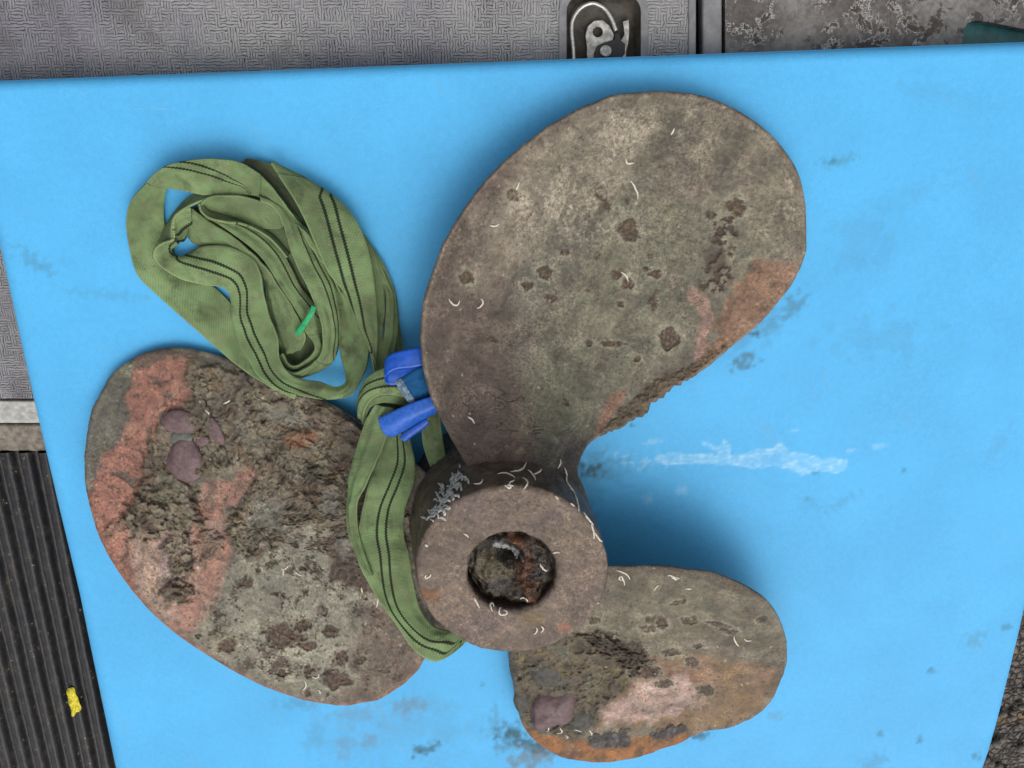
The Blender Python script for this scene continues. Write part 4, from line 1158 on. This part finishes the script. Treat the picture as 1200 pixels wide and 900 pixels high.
WV, WF, WU, WS, WD, WE = [], [], [], [], [], []
woff = 0
def ribbon(st, thick=.0028, nc=14, per=10, bulge=.003, wr=.0019, dirt=0., seed=0, store=None):
    """st: stations (Lx, Ly, Lz, Rx, Ry, Rz, stripe centre 0..1 or -9, stripe half gap)"""
    global woff
    rows = []
    for s in st:
        s = list(s)
        if len(s) == 6: s += [-9, .1]
        rows.append(s)
    a = np.array(rows, float)
    # a station without a stripe keeps it far off the cloth
    a[:, 6] = np.where(a[:, 6] < -5, -3, a[:, 6])
    q = catmull(a, per)
    L = P(q[:, 0], q[:, 1], q[:, 2] / 100); R = P(q[:, 3], q[:, 4], q[:, 5] / 100)
    m = len(q); t = np.linspace(0, 1, nc + 1)
    Cn = (L + R) / 2
    along = np.concatenate([[0], np.cumsum(np.linalg.norm(np.diff(Cn, axis=0), axis=1))])
    G = L[:, None] * (1 - t)[None, :, None] + R[:, None] * t[None, :, None]
    tan = np.gradient(Cn, axis=0); acr = R - L
    nor = np.cross(tan, acr); nor /= np.linalg.norm(nor, axis=1)[:, None] + 1e-12
    flip = np.where(nor[:, 2] < 0, -1., 1.)
    nor = nor * flip[:, None]
    wid = np.linalg.norm(acr, axis=1)
    prof_ = np.sin(math.pi * t)
    wob = wr * fbm(along[:, None] * 1000 + 0 * t, t[None] * 45 + seed * 50 + 0 * along[:, None], 24, 3, seed + 200)
    # soft lengthwise fold
    wob = wob + wr * 1.3 * noise(t[None] * 3 + seed + 0 * along[:, None], along[:, None] * 14 + 0 * t, seed)
    G = G + nor[:, None] * (bulge * prof_[None, :, None] + wob[..., None])
    # selvedge: a touch thicker
    th = thick * (.75 + .25 * (np.abs(t - .5) > .44))
    T = G + nor[:, None] * (th / 2)[None, :, None]; B = G - nor[:, None] * (th / 2)[None, :, None]
    n = m * (nc + 1)
    V = np.concatenate([T.reshape(-1, 3), B.reshape(-1, 3)])
    f = [grid_faces(m, nc + 1), grid_faces(m, nc + 1)[:, ::-1] + n]
    i = np.arange(m - 1)
    for e in (0, nc):
        a0 = i * (nc + 1) + e
        f.append(np.stack([a0, a0 + nc + 1, a0 + nc + 1 + n, a0 + n], 1))
    j = np.arange(nc)
    for r0 in (0, (m - 1) * (nc + 1)):
        f.append(np.stack([r0 + j, r0 + j + 1, r0 + j + 1 + n, r0 + j + n], 1))
    f = np.concatenate(f)
    uvw = np.stack([(t[None] * .055 + 0 * along[:, None]).ravel(), (along[:, None] + 0 * t[None]).ravel()], 1)
    sdv = ((t[None] - q[:, 6][:, None]) / q[:, 7][:, None]).ravel()
    ed = (np.abs(t[None] - .5) * 2 + 0 * along[:, None]).ravel()
    dv = np.full(n, dirt)  # cloth darkening: grime, plus fold shade painted into the webbing
    if store is not None:
        store.append((V, f, np.concatenate([uvw, uvw]))); return
    WV.append(V); WF.append(f + woff); WU.append(np.concatenate([uvw, uvw])); WS.append(np.concatenate([sdv, sdv])); WE.append(np.concatenate([ed, ed])); WD.append(np.concatenate([dv, dv]))
    woff += 2 * n

# outer left loop
ribbon([(172,214,2.2,196,220,1.2),(153,236,1.6,193,232,.8),(148,262,1.1,193,256,.6),(152,290,.8,198,290,.5),(162,322,.6,215,318,.4),(187,348,.5,242,330,.4),(220,377,.5,268,352,.4),(252,406,.8,290,380,.4),(285,433,2.0,308,408,1.4),(316,453,3.0,332,432,2.4),(345,468,3.2,356,448,2.8)], seed=1, bulge=.002)
# right hand strips running into the knot, behind
ribbon([(440,318,.4,448,312,.4),(452,345,.4,463,342,.4),(459,380,.6,469,385,.5),(458,420,1.5,474,414,1.2)], seed=2, dirt=.15)
ribbon([(414,272,.6,418,268,.4),(433,298,.8,441,296,.5),(446,328,.9,456,324,.6),(452,348,1.2,464,350,.8),(450,390,2.2,466,385,1.4),(444,420,3.2,462,412,2.4),(440,440,4.0,455,440,3.4)], seed=3, dirt=.1)
ribbon([(408,262,.8,414,262,.5),(430,290,1.0,437,292,.7),(437,325,1.2,449,326,.7),(440,360,1.6,451,350,.8),(441,395,2.4,448,388,1.5),(440,440,4.0,444,436,3.0)], seed=4, dirt=.25)
# deeper layers of the coil, lying on the pad; gap shadow painted into their colour
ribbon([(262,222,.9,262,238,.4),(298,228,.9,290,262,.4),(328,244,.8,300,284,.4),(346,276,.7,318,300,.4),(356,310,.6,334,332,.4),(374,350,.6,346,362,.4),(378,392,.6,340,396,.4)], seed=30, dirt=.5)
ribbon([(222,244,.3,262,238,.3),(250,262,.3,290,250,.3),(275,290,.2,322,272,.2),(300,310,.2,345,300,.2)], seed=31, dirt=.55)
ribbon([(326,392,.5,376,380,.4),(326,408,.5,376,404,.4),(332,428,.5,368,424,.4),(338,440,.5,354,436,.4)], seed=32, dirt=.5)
# reverse face under the crossing at the top, its shade painted as darker cloth
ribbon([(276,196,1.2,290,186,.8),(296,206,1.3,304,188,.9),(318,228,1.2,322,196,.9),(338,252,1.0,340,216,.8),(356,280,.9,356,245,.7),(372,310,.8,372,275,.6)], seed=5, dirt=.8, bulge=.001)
# inner end of the long loop
ribbon([(221,262,.6,225,244,1.8),(223,280,.5,240,257,1.9),(236,289,.5,262,271,1.9),(257,289,.6,282,285,1.8),(278,296,.6,301,301,1.7),(298,311,.5,317,318,1.6),(311,328,.4,326,335,1.6),(313,355,.4,340,356,1.7),(321,381,.5,353,378,1.9),(327,404,.7,358,396,2.0),(331,416,.9,352,410,1.6)], seed=6, dirt=.12)
# fold inside the pocket, its shadow put into the colour
ribbon([(318,340,.9,328,338,1.4),(322,370,1.0,345,372,1.6),(330,400,1.2,356,396,1.2),(338,414,1.0,360,404,.6)], seed=7, dirt=.35)
# middle band
ribbon([(238,253,1.2,248,250,1.6,.8,.12),(262,267,1.6,285,262,1.2,.85,.12),(285,283,1.8,309,273,1.2,.86,.12),(305,300,1.8,329,291,1.3,.86,.13),(317,317,1.8,343,313,1.3,.84,.13),(328,335,1.8,354,336,1.4,.84,.13),(342,356,1.9,367,353,1.4,.86,.13),(352,373,2.1,374,372,1.5,1.1,.13),(358,389,2.3,377,389,1.6,1.4,.13),(367,400,2.4,379,402,1.7),(369,410,2.5,379,414,1.6),(361,419,2.5,366,426,1.4),(348,427,2.4,350,433,1.2),(337,424,2.3,334,430,1.1),(331,414,2.2,327,418,1.0)], seed=8, dirt=.08)
# inner loop: lip with its inner shade painted on, inside face, then the long striped band
ribbon([(233,239,2.4,240,240,1.2),(236,248,2.5,247,247,1.2),(246,256,2.5,259,252,1.1),(263,260,2.5,275,257,1.0),(282,262,2.4,291,262,1.0),(300,269,2.3,308,268,1.0),(318,281,2.2,324,279,1.0),(336,302,2.0,340,296,.9)], seed=9, dirt=.45, bulge=.0005, wr=.0004)
ribbon([(234,241,2.3,238,244,1.2),(243,232,2.5,253,249,1.1),(262,228,2.6,270,253,1.1),(287,230,2.6,286,259,1.2),(310,238,2.6,302,267,1.3),(325,249,2.7,320,268,1.5),(333,264,2.8,328,268,1.7)], seed=10, dirt=.22, bulge=-.002, wr=.0014)
ribbon([(305,236,2.6,300,224,1.4,.9,.1),(322,245,2.7,322,232,1.5,.9,.1),(332,262,2.8,345,250,1.6,.8,.1),(338,285,2.9,363,280,1.7,.76,.1),(348,312,2.9,378,308,1.8,.74,.1),(361,338,2.9,391,335,1.8,.76,.1),(371,362,2.9,397,366,1.7,.78,.1),(377,385,2.9,398,394,1.6,.82,.1),(378,404,2.9,394,414,1.6,.86,.12),(373,418,2.9,385,427,1.5,.92,.13),(361,430,3.0,366,437,1.4),(345,437,2.9,344,442,1.4),(332,430,2.6,328,432,1.4)], seed=11, dirt=.12)
# band that begins as the standing curl on the left and runs down to the blade
ribbon([(268,226,1.6,278,228,1.0),(240,234,2.2,232,227,.8),(221,242,2.6,210,243,.8),(206,253,2.8,197,262,.7),(202,266,2.8,190,276,.7),(203,279,2.8,186,284,.7)], seed=12, dirt=.3, bulge=.0002, wr=.0003)
ribbon([(223,243,2.6,224,268,.6,.85,.2),(207,253,2.8,216,280,.5,.8,.2),(203,266,2.8,211,283,.5,.7,.2),(203,279,2.9,207,286,.5,.6,.3),(191,284,2.9,203,292,.5,.7,.2),(181,291,2.8,206,298,.5,.9,.2),(180,303,2.5,215,300,.6,.9,.12),(194,317,2.0,227,293,.8,.62,.12),(215,328,1.7,244,288,1.2,.54,.1),(240,334,1.5,270,289,1.6,.48,.1),(264,338,1.3,296,303,1.8,.42,.1),(271,354,1.3,306,322,1.9,.44,.1),(272,376,1.4,309,347,2.0,.42,.1),(280,400,1.7,316,371,2.1,.40,.1),(293,424,2.8,326,396,2.6,.38,.1),(306,443,3.5,328,420,3.0,.38,.12),(325,456,3.7,339,437,3.2,.3,.14),(350,463,3.6,357,445,3.2,.15,.16),(378,468,3.4,373,447,3.2,-.1,.16),(399,467,3.2,394,453,2.8,-.6,.16),(414,460,3.0,405,448,2.2,-.9,.16),(424,443,2.6,405,436,1.2),(430,425,2.2,400,418,.8),(432,405,1.8,397,398,.6),(426,380,1.4,396,368,.5),(412,350,1.1,394,342,.5),(396,325,.9,384,316,.5)], seed=13, bulge=.0015)
# top band sweeping right and down
ribbon([(172,213,2.4,194,220,1.6,-.7,.1),(181,203,2.5,206,221,1.7,-.4,.1),(198,193,2.6,222,224,1.8,-.02,.09),(222,188,2.8,240,228,2.0,.18,.09),(250,186,2.9,264,229,2.1,.42,.09),(278,189,3.0,287,228,2.1,.72,.06),(300,200,3.0,305,231,2.1,1.1,.1),(320,221,2.9,326,243,2.1),(337,243,2.6,342,253,2.1),(352,262,2.1,351,269,2.2),(368,276,1.2,362,286,2.2),(385,300,1.0,374,303,2.1),(400,325,.9,387,322,1.9),(408,345,.8,396,342,1.5)], seed=14, bulge=.002)
# broad outer right band
ribbon([(316,190,2.2,326,194,1.0),(330,212,2.8,358,209,1.6,1.05,.12),(345,235,3.1,394,232,1.8,.76,.12),(358,260,3.3,416,256,2.0,.56,.1),(371,290,3.4,431,290,2.2,.47,.1),(385,320,3.4,438,326,2.4,.43,.11),(406,347,3.4,441,360,2.8,.28,.15),(421,383,3.6,442,395,3.4,.12,.2),(433,411,4.0,441,424,4.0,-.1,.3),(440,437,4.6,444,446,4.4)], seed=15, bulge=.002, wr=.0014)
# knot
ribbon([(445,455,3.6,470,455,3.6),(440,480,3.8,476,480,3.6),(438,500,4.2,482,505,3.8)], seed=16, dirt=.4)
ribbon([(426,497,4.6,432,497,4.2),(424,480,5.2,434,478,4.8),(432,468,5.6,444,472,5.0),(448,462,5.8,460,472,5.0),(466,464,5.8,474,474,4.9),(484,470,5.6,490,480,4.6)], seed=17, dirt=.3)
ribbon([(478,424,4.8,492,470,4.8,.45,.14),(465,427,5.6,480,467,5.8,.5,.14),(450,431,6.0,463,463,6.3,.5,.14),(436,438,6.0,446,463,6.4,.48,.14),(426,449,5.6,434,470,6.2,.4,.14),(421,463,4.8,427,483,5.6,.3,.14),(420,478,3.6,426,497,4.6,.2,.14)], seed=18, bulge=.003, dirt=.1)
# strip passing under the big blade
ribbon([(482,455,4.0,505,470,4.0),(492,480,4.6,514,480,4.6),(494,502,5.0,517,500,5.0),(497,525,5.0,520,520,5.2),(506,550,5.0,526,546,5.0),(515,575,5.0,535,570,5.0)], seed=19, dirt=.1)
# two legs over the left blade
ribbon([(450,476,5.2,478,480,5.0,.6,.1),(449,505,5.8,480,512,5.4,.63,.09),(441,540,6.4,486,540,6.0,.66,.085),(431,570,7.2,485,564,6.6,.58,.085),(425,595,7.6,475,594,7.0,.52,.09),(420,622,8.0,473,625,7.4,.52,.09),(418,650,8.4,479,650,7.8,.55,.075),(431,682,8.8,484,682,8.2,.44,.08),(450,712,9.2,492,714,8.6,.3,.1),(467,736,9.5,508,734,9.0,.3,.12),(481,757,9.8,528,739,9.3,.36,.12),(498,771,10.0,543,733,9.4,.42,.12),(515,774,10.0,553,728,9.3,.35,.12),(538,760,10.0,556,726,9.2,.3,.12),(560,735,9.8,566,712,9.0)], seed=20, bulge=.003)
ribbon([(440,474,5.8,462,478,5.6),(429,492,6.0,458,495,6.2),(421,515,6.2,452,515,6.6),(413,542,6.6,441,541,7.4),(408,574,7.2,429,568,8.0),(406,604,7.8,419,588,8.3),(409,628,8.3,420,622,8.4),(419,652,8.8,429,652,8.8),(430,676,9.2,438,673,9.0)], seed=21, bulge=.002)
web = mesh_np('webbing', np.concatenate(WV), np.concatenate(WF), M['web'], attrs={'sd': np.concatenate(WS), 'edge': np.concatenate(WE), 'dirt': np.concatenate(WD)}, uv=np.concatenate(WU))
import bmesh
def fixn(o):
    bm = bmesh.new(); bm.from_mesh(o.data); bmesh.ops.recalc_face_normals(bm, faces=bm.faces); bm.to_mesh(o.data); bm.free()
fixn(web)
adopt(web, sling)

def strip(name, st, mat, label=None, **kw):
    s_ = []; ribbon(st, store=s_, **kw)
    V, f, uvv = s_[0]
    o = mesh_np(name, V, f, M[mat], uv=uvv); fixn(o); adopt(o, sling)
    if label: o['label'] = label
    return o
strip('thread_tie', [(365,358,3.5,371,360,3.5),(362,366,3.6,368,368,3.6),(355,376,3.2,361,379,3.2),(348,386,2.6,354,390,2.6),(344,390,2.4,350,393,2.4)], 'greentie', 'small bright green tie on the coil', thick=.001, nc=5, wr=.0002, bulge=.0003)
strip('label_tag', [(520,404,6.0,522,424,6.2),(497,406,6.6,499,428,7.0),(480,409,7.0,482,431,7.4),(463,413,7.2,464,433,7.8),(455,417,7.2,455,438,7.9),(451,424,7.0,451,445,7.6),(454,430,6.7,456,451,7.1),(464,432,6.6,468,450,6.9),(480,430,6.5,485,441,6.7),(496,424,6.4,500,432,6.5)], 'tagblue', 'deep blue plastic label curled beside the knot', thick=.0009, nc=8, wr=.0002, bulge=.0003)
strip('label_window', [(464,446,6.8,482,476,6.6),(478,438,6.8,495,470,6.5),(496,428,6.5,508,466,6.3),(520,424,6.0,522,462,6.0)], 'tagclear', 'clear bluish film of the label', thick=.0006, nc=8, wr=.0006, bulge=.001)
strip('label_window', [(462,447,6.95,480,474,6.75),(468,444,6.95,486,474,6.75),(470,443,6.95,489,473,6.7)], 'tagwhite', 'milky edge of the label film', thick=.0005, nc=8, wr=.0003, bulge=.001)
strip('label_sleeve', [(443,490,6.7,455,512,6.5),(460,482,7.0,465,510,6.7),(480,473,7.2,480,501,6.8),(497,467,7.2,496,492,6.8),(507,464,7.1,512,484,6.8),(525,458,6.8,530,478,6.6)], 'tagworn', 'scuffed blue plastic sleeve lying across the strap', thick=.0012, nc=12, wr=.0003, bulge=.005)
strip('label_end', [(468,512,6.8,475,518,6.8),(478,504,6.9,484,511,6.9),(490,496,6.9,496,503,6.9),(499,490,6.9,504,496,6.9)], 'tagblue', 'narrow bright blue plastic end below the sleeve', thick=.0016, nc=5, wr=.0001, bulge=.0012)
